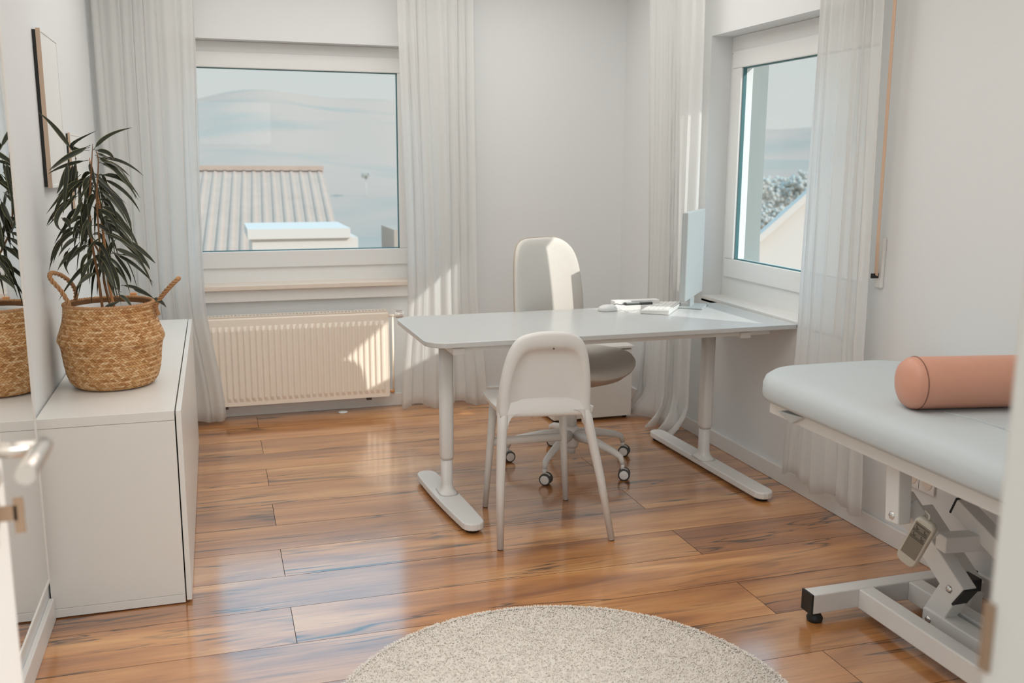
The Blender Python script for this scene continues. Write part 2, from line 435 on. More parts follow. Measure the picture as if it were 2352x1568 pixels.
# door_1: leaf opened inwards along the left ---------------------------------
dl = struct(MB().box(-0.332, -0.291, YF-0.03, 1.385, 0.008, DH-0.03).build('door_1', M_lacq, bevel=0.002))
b = MB()
b.tube([(-0.291, 1.285, 1.068), (-0.226, 1.285, 1.068)], 0.010, 16)
b.lathe([(0.026, 0), (0.026, 0.008), (0.012, 0.010)], (-0.291, 1.285, 1.068), 24, 'X')
b.tube([(-0.222, 1.298, 1.068), (-0.222, 1.27, 1.069), (-0.222, 1.22, 1.070), (-0.222, 1.165, 1.070)], [0.0105, 0.0115, 0.0115, 0.0115], 20, ex=1.0)
h = b.build('door_handle', M_satin, dl); h['label'] = 'satin metal lever handle'
b = MB(); b.lathe([(0.026, 0), (0.026, 0.008), (0.008, 0.009)], (-0.291, 1.285, 0.985), 24, 'X')
b.box(-0.285, -0.258, 1.2835, 1.2865, 0.975, 0.995); b.box(-0.262, -0.25, 1.2835, 1.2865, 0.958, 1.005)
h = b.build('key_rosette', M_brass, dl); h['label'] = 'dark metal key plate with key'

# ------------------------------------------------------------------ curtains
def curtain(name, label, top, mid, bot, axis, base, z_top=2.58, z_bot=0.012, folds=9, amp=0.016, seed=1, bot_wave=0.0, zmid=0.75, spill=0.0, taper=1.0):
    """top/mid/bot: (u0, u1) extents at three heights; base: depth coordinate of the wall-side plane"""
    rnd = random.Random(seed)
    ph = [rnd.uniform(0, 6.28) for _ in range(6)]
    NU, NZ = folds*12, 46
    bm = bmesh.new(); grid = []
    for j in range(NZ+1):
        t = j / NZ; z = z_top + (z_bot - z_top) * t
        if z > zmid: q = (z_top - z)/(z_top - zmid); q = q*q*(3-2*q); u0 = top[0] + (mid[0]-top[0])*q; u1 = top[1] + (mid[1]-top[1])*q
        else:
            q = (zmid - z)/(zmid - z_bot); q = q*q*(3-2*q); u0 = mid[0] + (bot[0]-mid[0])*q; u1 = mid[1] + (bot[1]-mid[1])*q
        row = []
        for i in range(NU+1):
            s = i / NU
            wob = 0.13*math.sin(3.1*s*PI + ph[0] + 1.3*t) + 0.05*math.sin(9*s + 4*t + ph[1])
            a = 2*PI*folds*(s + wob*0.30)
            d = amp*(0.7 + 0.45*math.sin(5*s + ph[2]))*(0.65+0.45*t)*math.sin(a) + 0.006*math.sin(2.3*a + ph[3] + 2*t)
            u = u0 + (u1-u0)*s + 0.010*math.cos(a + ph[4])*(0.5+0.6*t)
            zz = z
            if t > 0.9: zz += bot_wave*math.sin(4*s*PI + ph[5])*(t-0.9)*10
            if spill and t > 0.93:
                k = (t-0.93)/0.07; d += spill*k*k*(0.6 + 0.6*math.sin(a*0.5+ph[2])); zz = max(zz, 0.010 + 0.006*math.sin(a)); u += spill*0.5*k*math.sin(a*0.37)
            d = max(d, -0.045)
            row.append(bm.verts.new((u, base - d, zz) if axis == 'x' else (base - d, u, zz)))
        grid.append(row)
    for j in range(NZ):
        for i in range(NU):
            f = bm.faces.new((grid[j][i], grid[j][i+1], grid[j+1][i+1], grid[j+1][i])); f.smooth = True
    me = bpy.data.meshes.new(name); bm.to_mesh(me); bm.free()
    o = bpy.data.objects.new(name, me); COL.objects.link(o); me.materials.append(M_curt)
    sd = o.modifiers.new('thickness', 'SOLIDIFY'); sd.thickness = 0.0008
    return tag(o, label, 'curtain', 'white sheer curtains')
curtain('curtain', 'sheer white curtain left of the picture window, behind the white sideboard', (-0.53, -0.035), (-0.52, -0.06), (-0.50, 0.02), 'x', 5.30, amp=0.010, folds=7, seed=3, bot_wave=0.012, z_bot=0.03)
curtain('curtain', 'sheer white curtain between radiator and bare back wall', (1.00, 1.42), (1.045, 1.435), (1.0, 1.50), 'x', 5.32, amp=0.012, folds=6, seed=5, bot_wave=0.02, z_bot=0.02)
curtain('curtain', 'sheer white curtain in the far right corner, hem crumpled on the floor behind the desk', (4.32, 4.95), (4.30, 4.86), (4.28, 4.92), 'y', 2.31, amp=0.015, folds=8, seed=8, z_bot=0.015, spill=0.10)
curtain('curtain', 'sheer white curtain right of the side window, hanging behind the treatment table', (3.02, 3.40), (2.99, 3.415), (2.94, 3.47), 'y', 2.325, amp=0.013, folds=6, seed=11, bot_wave=0.02, z_bot=0.10)

# ------------------------------------------------------------------ radiator
RX0, RX1, RY0, RY1, RZ0, RZ1 = -0.20, 0.925, 5.345, 5.43, 0.085, 0.583
rad = thing('radiator', 'cream ribbed panel radiator mounted under the picture window', 'radiator', (0.36, 5.39, 0.0))
# front panel with pressed ribs
b = MB(); NR = 33; prof = []
x = RX0 + 0.018; step = (RX1 - RX0 - 0.036) / NR
zs = [(RZ0, 0), (RZ0+0.022, 0), (RZ0+0.045, 1), (RZ1-0.075, 1), (RZ1-0.05, 0), (RZ1-0.012, 0), (RZ1-0.004, -0.4), (RZ1, -1)]
cols = [(RX0, 0)]
for i in range(NR):
    x0 = x + i*step
    cols += [(x0 + step*0.05, 0), (x0 + step*0.28, 1), (x0 + step*0.62, 1), (x0 + step*0.85, 0)]
cols.append((RX1, 0))
grid = []
for z, k in zs:
    row = []
    for cx, c in cols:
        yv = RY0 + (0.009*(1 - c) if k == 1 else 0.009) if k >= 0 else RY0 + 0.009 - k*0.008
        if k == 1: yv = RY0 + 0.009*(1-c)
        row.append(b.bm.verts.new((cx, yv, z)))
    grid.append(row)
for j in range(len(grid)-1):
    for i in range(len(cols)-1):
        b.bm.faces.new((grid[j][i], grid[j][i+1], grid[j+1][i+1], grid[j+1][i]))
b.box(RX0, RX1, RY0+0.019, RY0+0.022, RZ0, RZ1)
b.build('front_panel', M_rad, rad, bevel=0.002)
MB().box(RX0, RX1, RY1-0.012, RY1, RZ0, RZ1-0.005).build('rear_panel', M_rad, rad)
for xq in (RX0, RX1): MB().box(xq-0.002, xq+0.002, RY0+0.006, RY1, RZ0+0.01, RZ1).build('side_cover', M_rad, rad, bevel=0.001)
b = MB(); n = 58; sp_ = (RX1-RX0)/n
b.box(RX0, RX1, RY0+0.012, RY0+0.02, RZ1, RZ1+0.006); b.box(RX0, RX1, RY1-0.02, RY1, RZ1, RZ1+0.006)
for i in range(n): b.box(RX0 + i*sp_, RX0 + i*sp_ + sp_*0.42, RY0+0.02, RY1-0.02, RZ1, RZ1+0.006)
b.build('top_grille', M_rad, rad)
MB().box(RX0+0.01, RX1-0.01, RY0+0.03, RY1-0.014, RZ0+0.02, RZ1-0.02).build('core', M_gap, rad)
b = MB(); b.tube([(RX1, 5.385, 0.555), (0.975, 5.385, 0.555)], 0.008, 12); b.tube([(0.955, 5.385, 0.555), (0.955, 5.385, 0.09), (0.955, 5.455, 0.09)], 0.006, 10)
b.tube([(RX1, 5.385, 0.11), (0.955, 5.385, 0.11)], 0.007, 10)
b.build('pipe', M_rad, rad)
b = MB(); b.lathe([(0.010, 0), (0.017, 0.006), (0.019, 0.03), (0.019, 0.05), (0.014, 0.058)], (0.965, 5.385, 0.560), 20, 'X'); b.build('thermostat_valve', M_trim, rad)
b = MB()
for k in range(10):
    a = 2*PI*k/10
    b.box(0.975, 1.012, 5.385+0.0195*math.cos(a)-0.001, 5.385+0.0195*math.cos(a)+0.001, 0.560+0.0195*math.sin(a)-0.001, 0.560+0.0195*math.sin(a)+0.001)
b.build('valve_ribs', M_brass, rad)
b = MB(); b.lathe([(0.007, 0), (0.009, 0.01), (0.009, 0.02), (0.004, 0.028)], (0.93, 5.37, 0.11), 12, 'X'); b.build('drain_cap', M_woodblk, rad)
for xx in (0.0, 0.80):
    b = MB(); b.box(xx, xx+0.02, 5.40, YB-0.001, RZ0-0.015, RZ0+0.02); b.box(xx-0.004, xx+0.024, 5.375, 5.41, RZ0-0.02, RZ0-0.004); b.build('wall_bracket', M_rubber, rad)

# small white flat disc on the floor near the radiator
b = MB(); b.lathe([(0.001, 0.0006), (0.026, 0.0006), (0.030, 0.004), (0.022, 0.007), (0.001, 0.008)], (0.655, 5.38, 0), 20)
tag(b.build('door_stop', M_paper, bevel=0), 'small flat white disc on the floor below the radiator', 'floor disc')

# ------------------------------------------------------------------ sideboard (white cabinet on the left)
CX0, CX1, CY0, CY1, CZ = -0.549, -0.151, 3.093, 4.945, 0.6515
cab = thing('sideboard', 'long white handleless sideboard on the left wall, basket plant on top', 'cabinet', (-0.35, 4.0, 0))
MB().box(CX0, CX1, CY0, CY1, CZ-0.031, CZ).build('top_panel', M_lacq, cab, bevel=0.0012)
MB().box(CX0, CX1, CY0+0.001, CY0+0.02, 0.033, CZ-0.032).build('side_panel', M_lacq, cab, bevel=0.0008)
MB().box(CX0, CX1, CY1-0.02, CY1, 0.033, CZ-0.032).build('side_panel', M_lacq, cab, bevel=0.0008)
MB().box(CX0, CX1, CY0, CY1, 0.004, 0.032).build('bottom_panel', M_lacq, cab, bevel=0.001)
MB().box(CX0+0.002, CX0+0.012, CY0+0.02, CY1-0.02, 0.033, CZ-0.032).build('back_panel', M_lacq, cab)
MB().box(CX1-0.010, CX1-0.002, CY0+0.02, CY1-0.02, 0.034, CZ-0.034).build('inner_shadow_panel', M_gap, cab)
dw = (CY1-CY0)/3
for i in range(3):
    MB().box(CX1+0.004, CX1+0.0205, CY0+i*dw+0.001, CY0+(i+1)*dw-0.001, 0.010, CZ-0.001).build('door', M_lacq, cab, bevel=0.0012)
for yy_ in (CY0+0.05, CY1-0.05):
    for xx in (CX0+0.05, CX1-0.05):
        b = MB(); b.lathe([(0.02, 0), (0.02, 0.004)], (xx, yy_, 0), 12); b.build('foot', M_black, cab)
# small block of wood behind the basket
p = AY(306, 672, 3.98)
b = MB(); b.box(p.x-0.012, p.x+0.012, 3.97, 3.99, CZ, p.z)
b.box(p.x-0.03, p.x+0.03, 3.95, 4.01, CZ, CZ+0.012)
tag(b.build('wooden_holder', M_woodblk, bevel=0.002), 'small orange wooden block just behind the basket rim', 'wooden block')

# ------------------------------------------------------------------ mirror and pictures on the left wall
mir = thing('wall_mirror', 'tall white framed mirror on the left wall reflecting the plant', 'mirror', (-0.54, 2.7, 0.14))
MY0, MY1, MZ0, MZ1 = 2.20, 3.062, 0.142, 2.05
b = MB(); fwm = 0.013
for a in ((MY0, MY1, MZ0, MZ0+fwm), (MY0, MY1, MZ1-fwm, MZ1), (MY0, MY0+fwm, MZ0+fwm, MZ1-fwm), (MY1-fwm, MY1, MZ0+fwm, MZ1-fwm)):
    b.box(XL+0.001, XL+0.015, *a)
b.build('mirror_frame', M_lacq, mir, bevel=0.003)
M_mirror = mat('mirror_silver', (0.90, 0.91, 0.91), 0.01, 0.5, 0, metal=1.0)
MB().box(XL+0.002, XL+0.012, MY0+fwm, MY1-fwm, MZ0+fwm, MZ1-fwm).build('mirror_glass', M_mirror, mir)
def picture(label, y0, y1, z0, z1, d):
    t = thing('wall_picture', label, 'picture', (XL, (y0+y1)/2, z0), 'pictures on the left wall')
    M_pf = M_paper
    MB().box(XL+0.0005, XL+d*0.55, y0+0.004, y1-0.004, z0+0.004, z1-0.004).build('gap_shade_backing', M_black, t)  # black backing stands in for the shadow gap between frame and wall
    b = MB(); f = 0.010
    for a in ((y0, y1, z0, z0+f), (y0, y1, z1-f, z1), (y0, y0+f, z0+f, z1-f), (y1-f, y1, z0+f, z1-f)): b.box(XL+d*0.55, XL+d*1.2, *a)
    b.build('picture_frame', M_pf, t, bevel=0.0005)
    MB().box(XL+d*0.55, XL+d*1.2, y0-0.001, y0, z0, z1).build('frame_side', M_wood, t)
    MB().box(XL+d*0.6, XL+d*1.1, y0+f, y1-f, z0+f, z1-f).build('picture_sheet', M_paper, t)
picture('larger pale picture seen edge-on above the sideboard', 3.66, 4.03, 1.33, 1.862, 0.022)
picture('smaller picture seen edge-on behind the top of the plant', 4.28, 4.60, 1.20, 1.535, 0.013)

# ------------------------------------------------------------------ basket
BX, BY, BZ = -0.362, 3.535, 0.6540
def mat_weave():
    m = bpy.data.materials.new('woven_seagrass'); m.use_nodes = True
    n = m.node_tree; L = n.links; b = n.nodes['Principled BSDF']
    at_ = n.nodes.new('ShaderNodeAttribute'); at_.attribute_name = 'tone'
    r = n.nodes.new('ShaderNodeValToRGB'); L.new(at_.outputs['Fac'], r.inputs[0])
    r.color_ramp.elements[0].color = (*lin((180, 122, 68)), 1); r.color_ramp.elements[1].color = (*lin((248, 212, 165)), 1)
    k = r.color_ramp.elements.new(0.5); k.color = (*lin((226, 174, 118)), 1)
    tc = n.nodes.new('ShaderNodeTexCoord'); ns = n.nodes.new('ShaderNodeTexNoise'); ns.inputs['Scale'].default_value = 260
    L.new(tc.outputs['Object'], ns.inputs[0]); mx = n.nodes.new('ShaderNodeMixRGB'); mx.blend_type = 'MULTIPLY'; mx.inputs[0].default_value = 0.3
    L.new(r.outputs[0], mx.inputs[1]); L.new(ns.outputs[0], mx.inputs[2]); L.new(mx.outputs[0], b.inputs['Base Color'])
    b.inputs['Roughness'].default_value = 0.5; b.inputs['Specular IOR Level'].default_value = 0.35
    return m
M_weave = mat_weave()
M_baskin = mat('basket_inner_straw', lin((120, 84, 54)), 0.8, 0.2, 0.25, 60, 0.5, 200)
prof = [(0.112, 0.0), (0.130, 0.006), (0.143, 0.022), (0.152, 0.05), (0.157, 0.08), (0.160, 0.11), (0.163, 0.135), (0.166, 0.148), (0.1735, 0.162), (0.171, 0.176), (0.163, 0.198), (0.154, 0.225), (0.1485, 0.255), (0.147, 0.285)]
def prof_at(s):
    # s in 0..1 by arc length
    L = [0]
    for a, c in zip(prof[:-1], prof[1:]): L.append(L[-1] + math.hypot(c[0]-a[0], c[1]-a[1]))
    t = s * L[-1]
    for i in range(len(prof)-1):
        if t <= L[i+1] + 1e-9:
            q = (t-L[i])/(L[i+1]-L[i]); a, c = prof[i], prof[i+1]
            nx, nz = (c[1]-a[1]), -(c[0]-a[0]); nl = math.hypot(nx, nz)
            return a[0]+(c[0]-a[0])*q, a[1]+(c[1]-a[1])*q, nx/nl, nz/nl
    return prof[-1][0], prof[-1][1], 1, 0
bask = thing('basket', 'round woven seagrass belly basket with two rope handles on the sideboard', 'basket', (BX, BY, BZ))
b = MB()
inner = [(max(r-0.006, 0.0), z) for r, z in prof]
b.lathe([(0.001, 0.001)] + [(r-0.0045, z+0.001) for r, z in prof] + [(prof[-1][0]-0.010, prof[-1][1])] + [(r-0.011, max(z, 0.006)) for r, z in prof[::-1]] + [(0.001, 0.006)], (BX, BY, BZ), 64)
b.build('basket_wall', M_baskin, bask)
# twill weave: zigzag strips
NC, NRW = 84, 34
bm = bmesh.new(); tone = []
rnd = random.Random(5)
def bp(th, s, off):
    r, z, nx, nz = prof_at(min(max(s, 0), 1)); r += nx*off; z += nz*off
    return V((BX + r*math.cos(th), BY + r*math.sin(th), BZ + z))
coltone = [rnd.random() for _ in range(NC*2)]
for j in range(NRW):
    s0 = (j)/NRW; s1 = (j+1)/NRW; sm_ = (s0+s1)/2
    for i in range(NC):
        a0 = 2*PI*(i + (0.5 if j % 2 else 0))/NC; w_ = 2*PI/NC
        sl = 0.55*w_ * (1 if j % 2 else -1)
        lo, hi = s0 - 0.006, s1 + 0.006
        q = [bp(a0 - w_*0.46 - sl, lo, -0.002), bp(a0 + w_*0.46 - sl, lo, -0.002), bp(a0 + w_*0.46 + sl, hi, -0.002), bp(a0 - w_*0.46 + sl, hi, -0.002)]
        h_ = 0.0015 + rnd.random()*0.0012
        mid = [bp(a0 - w_*0.40 - sl*0.5, sm_-0.008, h_), bp(a0 + w_*0.40 - sl*0.5, sm_-0.008, h_), bp(a0 + w_*0.40 + sl*0.5, sm_+0.008, h_), bp(a0 - w_*0.40 + sl*0.5, sm_+0.008, h_)]
        vq = [bm.verts.new(p) for p in q]; vm = [bm.verts.new(p) for p in mid]
        fs = [bm.faces.new(vm)] + [bm.faces.new((vq[k_], vq[(k_+1) % 4], vm[(k_+1) % 4], vm[k_])) for k_ in range(4)]
        tv = min(1, max(0, 0.5 + (rnd.random()-0.5)*0.8 + (0.10 if j % 2 else -0.10)))
        for f in fs: tone.append(tv)
me = bpy.data.meshes.new('weave'); bm.to_mesh(me); bm.free()
at_ = me.attributes.new('tone', 'FLOAT', 'FACE'); at_.data.foreach_set('value', tone)
me.materials.append(M_weave)
o = bpy.data.objects.new('weave', me); COL.objects.link(o); o.parent = bask; o.matrix_parent_inverse = Matrix.Translation(bask.location).inverted()
o['kind'] = 'stuff'
# braided rim
b = MB()
for kk in range(2):
    pts = []
    for i in range(241):
        a = 2*PI*i/240; ph = 48*a + kk*PI
        rr = 0.1435 + 0.004*math.cos(ph); zz = 0.286 + 0.0035*math.sin(ph)
        pts.append((BX + rr*math.cos(a), BY + rr*math.sin(a), BZ + zz))
    b.tube(pts, 0.0042, 6, cap=False)
rim = b.build('rim', M_rope, bask)
def rope(path, r, parent, turns=14, strands=3):
    P = [V(p) for p in path]
    # catmull-rom resample
    out = []
    for i in range(len(P)-1):
        p0 = P[max(i-1, 0)]; p1 = P[i]; p2 = P[i+1]; p3 = P[min(i+2, len(P)-1)]
        for k_ in range(12):
            t = k_/12
            out.append(0.5*((2*p1) + (p2-p0)*t + (2*p0-5*p1+4*p2-p3)*t*t + (3*p1-p0-3*p2+p3)*t**3))
    out.append(P[-1])
    b = MB(); N = len(out)
    a_prev = V((0.3, 0.9, 0.2))
    fr_ = []
    for i in range(N):
        d = (out[min(i+1, N-1)]-out[max(i-1, 0)]).normalized(); a = (a_prev - d*a_prev.dot(d)).normalized(); a_prev = a; fr_.append((a, d.cross(a)))
    for s in range(strands):
        pts = []
        for i in range(N):
            an = 2*PI*turns*i/N + 2*PI*s/strands
            pts.append(out[i] + (fr_[i][0]*math.cos(an) + fr_[i][1]*math.sin(an))*r*0.62)
        b.tube(pts, r*0.52, 6)
    return b.build('handle', M_rope, parent)
hl = [AY(157, 722, 3.47), AY(158, 700, 3.47), AY(140, 668, 3.46), AY(116, 640, 3.45), AY(118, 627, 3.46), AY(140, 632, 3.50), AY(163, 650, 3.55), AY(174, 672, 3.60), AY(172, 696, 3.62)]
rope(hl, 0.0072, bask, 9)
hr = [AY(364, 722, 3.50), AY(358, 702, 3.49), AY(371, 680, 3.46), AY(390, 658, 3.43), AY(407, 642, 3.42), AY(409, 640, 3.46), AY(394, 655, 3.52), AY(376, 675, 3.57), AY(360, 697, 3.60)]
rope(hr, 0.0072, bask, 9)
# pot, soil
pot = thing('plant_pot', 'white plastic plant pot sitting inside the woven basket', 'plant pot', (BX, BY, BZ+0.006))
b = MB(); b.lathe([(0.001, 0.008), (0.092, 0.008), (0.120, 0.250), (0.125, 0.272), (0.121, 0.272), (0.115, 0.245), (0.112, 0.235), (0.001, 0.235)], (BX, BY, BZ), 48); b.build('pot_wall', M_pot, pot)
b = MB(); a0, a1 = math.radians(20), math.radians(44)
rgi = 0.1135
b.loft([[(BX + 0.1195*math.cos(a), BY + 0.1195*math.sin(a), z) for a in (a0, a0+(a1-a0)/3, a0+2*(a1-a0)/3, a1)] for z in (BZ+0.249, BZ+0.268)], cap=False, closed=False)
lb = b.build('price_label', M_paper, pot)
b = MB()
for k_ in range(9):
    a = math.radians(30 + k_*0.9)
    b.box(BX+0.1175*math.cos(a)-0.0004, BX+0.1175*math.cos(a)+0.0004, BY+0.1175*math.sin(a)-0.0004, BY+0.1175*math.sin(a)+0.0004, BZ+0.255, BZ+0.266)
b.build('barcode_bars', M_rubber, lb)
b = MB(); b.lathe([(0.001, 0.246), (0.06, 0.243), (0.112, 0.238), (0.112, 0.234), (0.001, 0.234)], (BX, BY, BZ), 40); b.build('soil', M_soil, pot)

# ------------------------------------------------------------------ plant
def mat_leaf():
    m = bpy.data.materials.new('narrow_leaf_green'); m.use_nodes = True
    n = m.node_tree; L = n.links; b = n.nodes['Principled BSDF']
    uv = n.nodes.new('ShaderNodeAttribute'); uv.attribute_name = 'across'
    r = n.nodes.new('ShaderNodeValToRGB'); L.new(uv.outputs['Fac'], r.inputs[0])
    dk = (*lin((40, 46, 30)), 1); md = (*lin((66, 70, 46)), 1); lt = (*lin((165, 158, 118)), 1)
    cr = r.color_ramp; cr.elements[0].position = 0.0; cr.elements[0].color = lt
    cr.elements[1].position = 1.0; cr.elements[1].color = lt
    for p_, c_ in ((0.10, md), (0.2, dk), (0.46, dk), (0.5, md), (0.54, dk), (0.8, dk), (0.90, md)):
        k = cr.elements.new(p_); k.color = c_
    oi = n.nodes.new('ShaderNodeObjectInfo'); vr = n.nodes.new('ShaderNodeMapRange'); L.new(oi.outputs['Random'], vr.inputs[0]); vr.inputs['To Min'].default_value = 0.5; vr.inputs['To Max'].default_value = 1.1
    hv = n.nodes.new('ShaderNodeHueSaturation'); L.new(r.outputs[0], hv.inputs['Color']); L.new(vr.outputs[0], hv.inputs['Value'])
    L.new(hv.outputs[0], b.inputs['Base Color']); b.inputs['Roughness'].default_value = 0.42; b.inputs['Specular IOR Level'].default_value = 0.4
    return m
M_leaf = mat_leaf()
M_stem = mat('plant_stem_bark', lin((128, 92, 62)), 0.8, 0.2, 0.3, 60, 0.4, 200, stretch=(1, 1, 0.2))
M_stem2 = mat('light_orange_cane', lin((200, 140, 92)), 0.6, 0.2, 0.15, 60)
plant = thing('potted_plant', 'narrow-leaved potted plant with drooping dark green leaves in the basket', 'plant', (BX, BY, BZ+0.24))
stems = [([AY(262, 706, 3.53), AY(248, 640, 3.53), AY(240, 560, 3.54), AY(228, 470, 3.55), AY(214, 400, 3.55), AY(205, 362, 3.55)], [0.0048, 0.0045, 0.004, 0.0036, 0.003, 0.0012], M_stem2),
         ([AY(236, 712, 3.50), AY(226, 640, 3.50), AY(212, 560, 3.50), AY(205, 480, 3.50), AY(208, 420, 3.49), AY(213, 330, 3.49)], [0.0048, 0.0045, 0.004, 0.0035, 0.003, 0.0008], M_stem),
         ([AY(256, 712, 3.56), AY(240, 650, 3.57), AY(232, 590, 3.58), AY(196, 520, 3.60), AY(182, 440, 3.60), AY(172, 350, 3.60)], [0.0044, 0.0042, 0.0038, 0.003, 0.0026, 0.0008], M_stem),
         ([AY(232, 605, 3.52), AY(226, 520, 3.48), AY(222, 450, 3.46), AY(226, 372, 3.46), AY(220, 345, 3.46)], [0.003, 0.003, 0.0026, 0.002, 0.0008], M_stem)]
stem_curves = []
for pth, rr, mm in stems:
    P = pth; out = []; ro = []
    for i in range(len(P)-1):
        p0 = P[max(i-1, 0)]; p1 = P[i]; p2 = P[i+1]; p3 = P[min(i+2, len(P)-1)]
        for k_ in range(6):
            t = k_/6
            out.append(0.5*((2*p1) + (p2-p0)*t + (2*p0-5*p1+4*p2-p3)*t*t + (3*p1-p0-3*p2+p3)*t**3)); ro.append(rr[i] + (rr[i+1]-rr[i])*t)
    out.append(P[-1]); ro.append(rr[-1])
    MB().tube(out, ro, 8).build('stem', mm, plant)
    stem_curves.append(out)
lr = random.Random(21)
def leaf(p0, p1, p2, wd, roll=0.0):
    """leaf blade along the quadratic through p0 (petiole), p1 (mid), p2 (tip)"""
    p0, p1, p2 = V(p0), V(p1), V(p2)
    c = 2*p1 - 0.5*p0 - 0.5*p2
    N = 11; bm = bmesh.new(); rows = []
    for i in range(N+1):
        t = i/N
        p = (1-t)**2*p0 + 2*t*(1-t)*c + t*t*p2
        d = (2*(1-t)*(c-p0) + 2*t*(p2-c)).normalized()
        vw = (p - CP).normalized()
        side = d.cross(V((0.05, -0.9, 0.35)).normalized())
        if side.length < 1e-3: side = V((1, 0, 0))
        side.normalize(); nrm = side.cross(d).normalized()
        rl = roll + 0.3*math.sin(3*t)
        s2 = side*math.cos(rl) + nrm*math.sin(rl); n2 = nrm*math.cos(rl) - side*math.sin(rl)
        if t < 0.10: w_ = 0.0011
        else:
            q = (t-0.10)/0.90; w_ = wd*max(0.03, (math.sin(PI*min(1, q**0.62))**0.8)*(1-q*0.25)) if q < 0.995 else 0.0003
        rows.append([bm.verts.new(p - s2*w_ + n2*w_*0.30), bm.verts.new(p), bm.verts.new(p + s2*w_ + n2*w_*0.30)])
    for i in range(N):
        for k_ in range(2):
            f = bm.faces.new((rows[i][k_], rows[i][k_+1], rows[i+1][k_+1], rows[i+1][k_])); f.smooth = True
    me = bpy.data.meshes.new('leaf'); bm.to_mesh(me); bm.free()
    ac = me.attributes.new('across', 'FLOAT', 'POINT'); ac.data.foreach_set('value', [v for _ in range(N+1) for v in (0.0, 0.5, 1.0)])
    me.materials.append(M_leaf)
    o = bpy.data.objects.new('leaf', me); COL.objects.link(o); o.parent = plant; o.matrix_parent_inverse = Matrix.Translation(plant.location).inverted()
    return o
# leaves read from the photograph: petiole, middle and tip
LV = [((168,350),(128,295),(88,258)),((214,345),(250,312),(304,293)),((208,333),(160,360),(118,390)),((205,345),(165,335),(222,300)),
((206,338),(155,360),(112,392)),((203,368),(150,380),(110,400)),((216,344),(248,352),(262,370)),((220,350),(240,360),(256,366)),
((222,362),(280,372),(330,404)),((218,356),(270,395),(318,460)),((225,372),(275,400),(322,455)),((224,366),(265,380),(298,405)),
((226,402),(280,412),(312,455)),((230,408),(285,440),(322,488)),((222,425),(270,455),(303,520)),((222,430),(265,470),(296,520)),
((226,440),(280,480),(305,545)),((220,412),(250,440),(290,490)),((215,395),(238,420),(292,470)),((205,372),(212,400),(226,450)),
((210,405),(195,425),(200,468)),((200,410),(176,425),(145,470)),((190,415),(150,440),(118,510)),((186,400),(148,440),(106,492)),
((180,395),(155,425),(132,450)),((170,370),(158,420),(150,460)),((158,368),(142,420),(130,445)),((156,372),(150,420),(146,490)),
((175,362),(166,420),(160,470)),((180,440),(150,475),(108,520)),((178,450),(135,480),(106,518)),((168,452),(130,500),(145,532)),
((190,455),(176,490),(158,520)),((200,460),(188,500),(182,555)),((205,450),(190,520),(192,560)),((212,474),(228,490),(240,528)),
((214,500),(206,530),(222,556)),((225,474),(270,495),(308,560)),((222,480),(262,500),(310,556)),((232,500),(262,506),(300,545)),
((234,506),(270,520),(312,570)),((228,524),(275,535),(315,580)),((226,530),(290,560),(328,600)),((232,528),(300,570),(350,655)),
((285,545),(330,580),(357,605)),((282,540),(325,590),(345,620)),((270,585),(318,600),(350,660)),((262,582),(310,610),(352,650)),
((258,568),(300,585),(332,605)),((252,570),(290,620),(300,650)),((250,590),(268,640),(274,672)),((248,600),(256,640),(262,676)),
((244,610),(252,645),(268,690)),((240,598),(250,640),(280,672)),((268,548),(250,580),(245,640)),((256,560),(240,600),(238,630)),
((240,560),(232,590),(230,620)),((196,500),(160,510),(125,560)),((175,520),(145,545),(122,605)),((185,530),(140,555),(90,625)),
((170,535),(135,560),(106,600)),((182,545),(155,560),(134,590)),((184,555),(160,590),(152,620)),((160,570),(148,600),(160,632)),
((206,560),(176,580),(150,612)),((205,565),(160,585),(132,622)),((212,580),(190,600),(188,645)),((218,590),(195,620),(180,680)),
((220,600),(180,625),(135,690)),((222,625),(195,640),(172,665)),((226,630),(190,640),(172,690)),((278,655),(315,662),(348,680)),
((350,684),(368,692),(382,706)),((270,675),(292,690),(304,712)),((236,710),(256,700),(278,690)),((300,660),(330,672),(352,684)),
((140,500),(155,510),(162,530)),((170,520),(188,530),(196,555)),((198,590),(214,560),(236,545)),((228,440),(245,470),(258,520)),
((236,510),(280,540),(322,612)),((234,480),(290,520),(325,590))]
for q in LV:
    Y0 = 3.50 + lr.uniform(-0.03, 0.05); Y2 = Y0 + lr.uniform(-0.07, 0.03)
    p0, p1, p2 = AY(*q[0], Y0), AY(*q[1], (Y0+Y2)/2), AY(*q[2], Y2)
    for p in (p0, p1, p2): p.x = max(p.x, XL + 0.014)
    leaf(p0, p1, p2, lr.uniform(0.0066, 0.0095), lr.uniform(-0.35, 0.35))
# further leaves filling the crown
for k_ in range(60):
    c_ = stem_curves[lr.choice([0, 1, 1, 2, 2, 3])]; i = lr.randint(int(len(c_)*0.35), len(c_)-4); p0 = c_[i]
    a = lr.uniform(0, 2*PI); ln = lr.uniform(0.10, 0.17); out_ = lr.uniform(0.35, 0.95)
    dx, dy = math.cos(a)*out_, math.sin(a)*out_
    if dx < 0: dx *= 0.55
    p1 = p0 + V((dx*ln*0.55, dy*ln*0.55, -0.01 - 0.02*lr.random()))
    p2 = p0 + V((dx*ln*0.9, dy*ln*0.9, -ln*lr.uniform(0.55, 0.95)))
    for p in (p1, p2): p.x = max(p.x, XL + 0.045)
    leaf(p0, p1, p2, lr.uniform(0.006, 0.0085), lr.uniform(-0.8, 0.8))

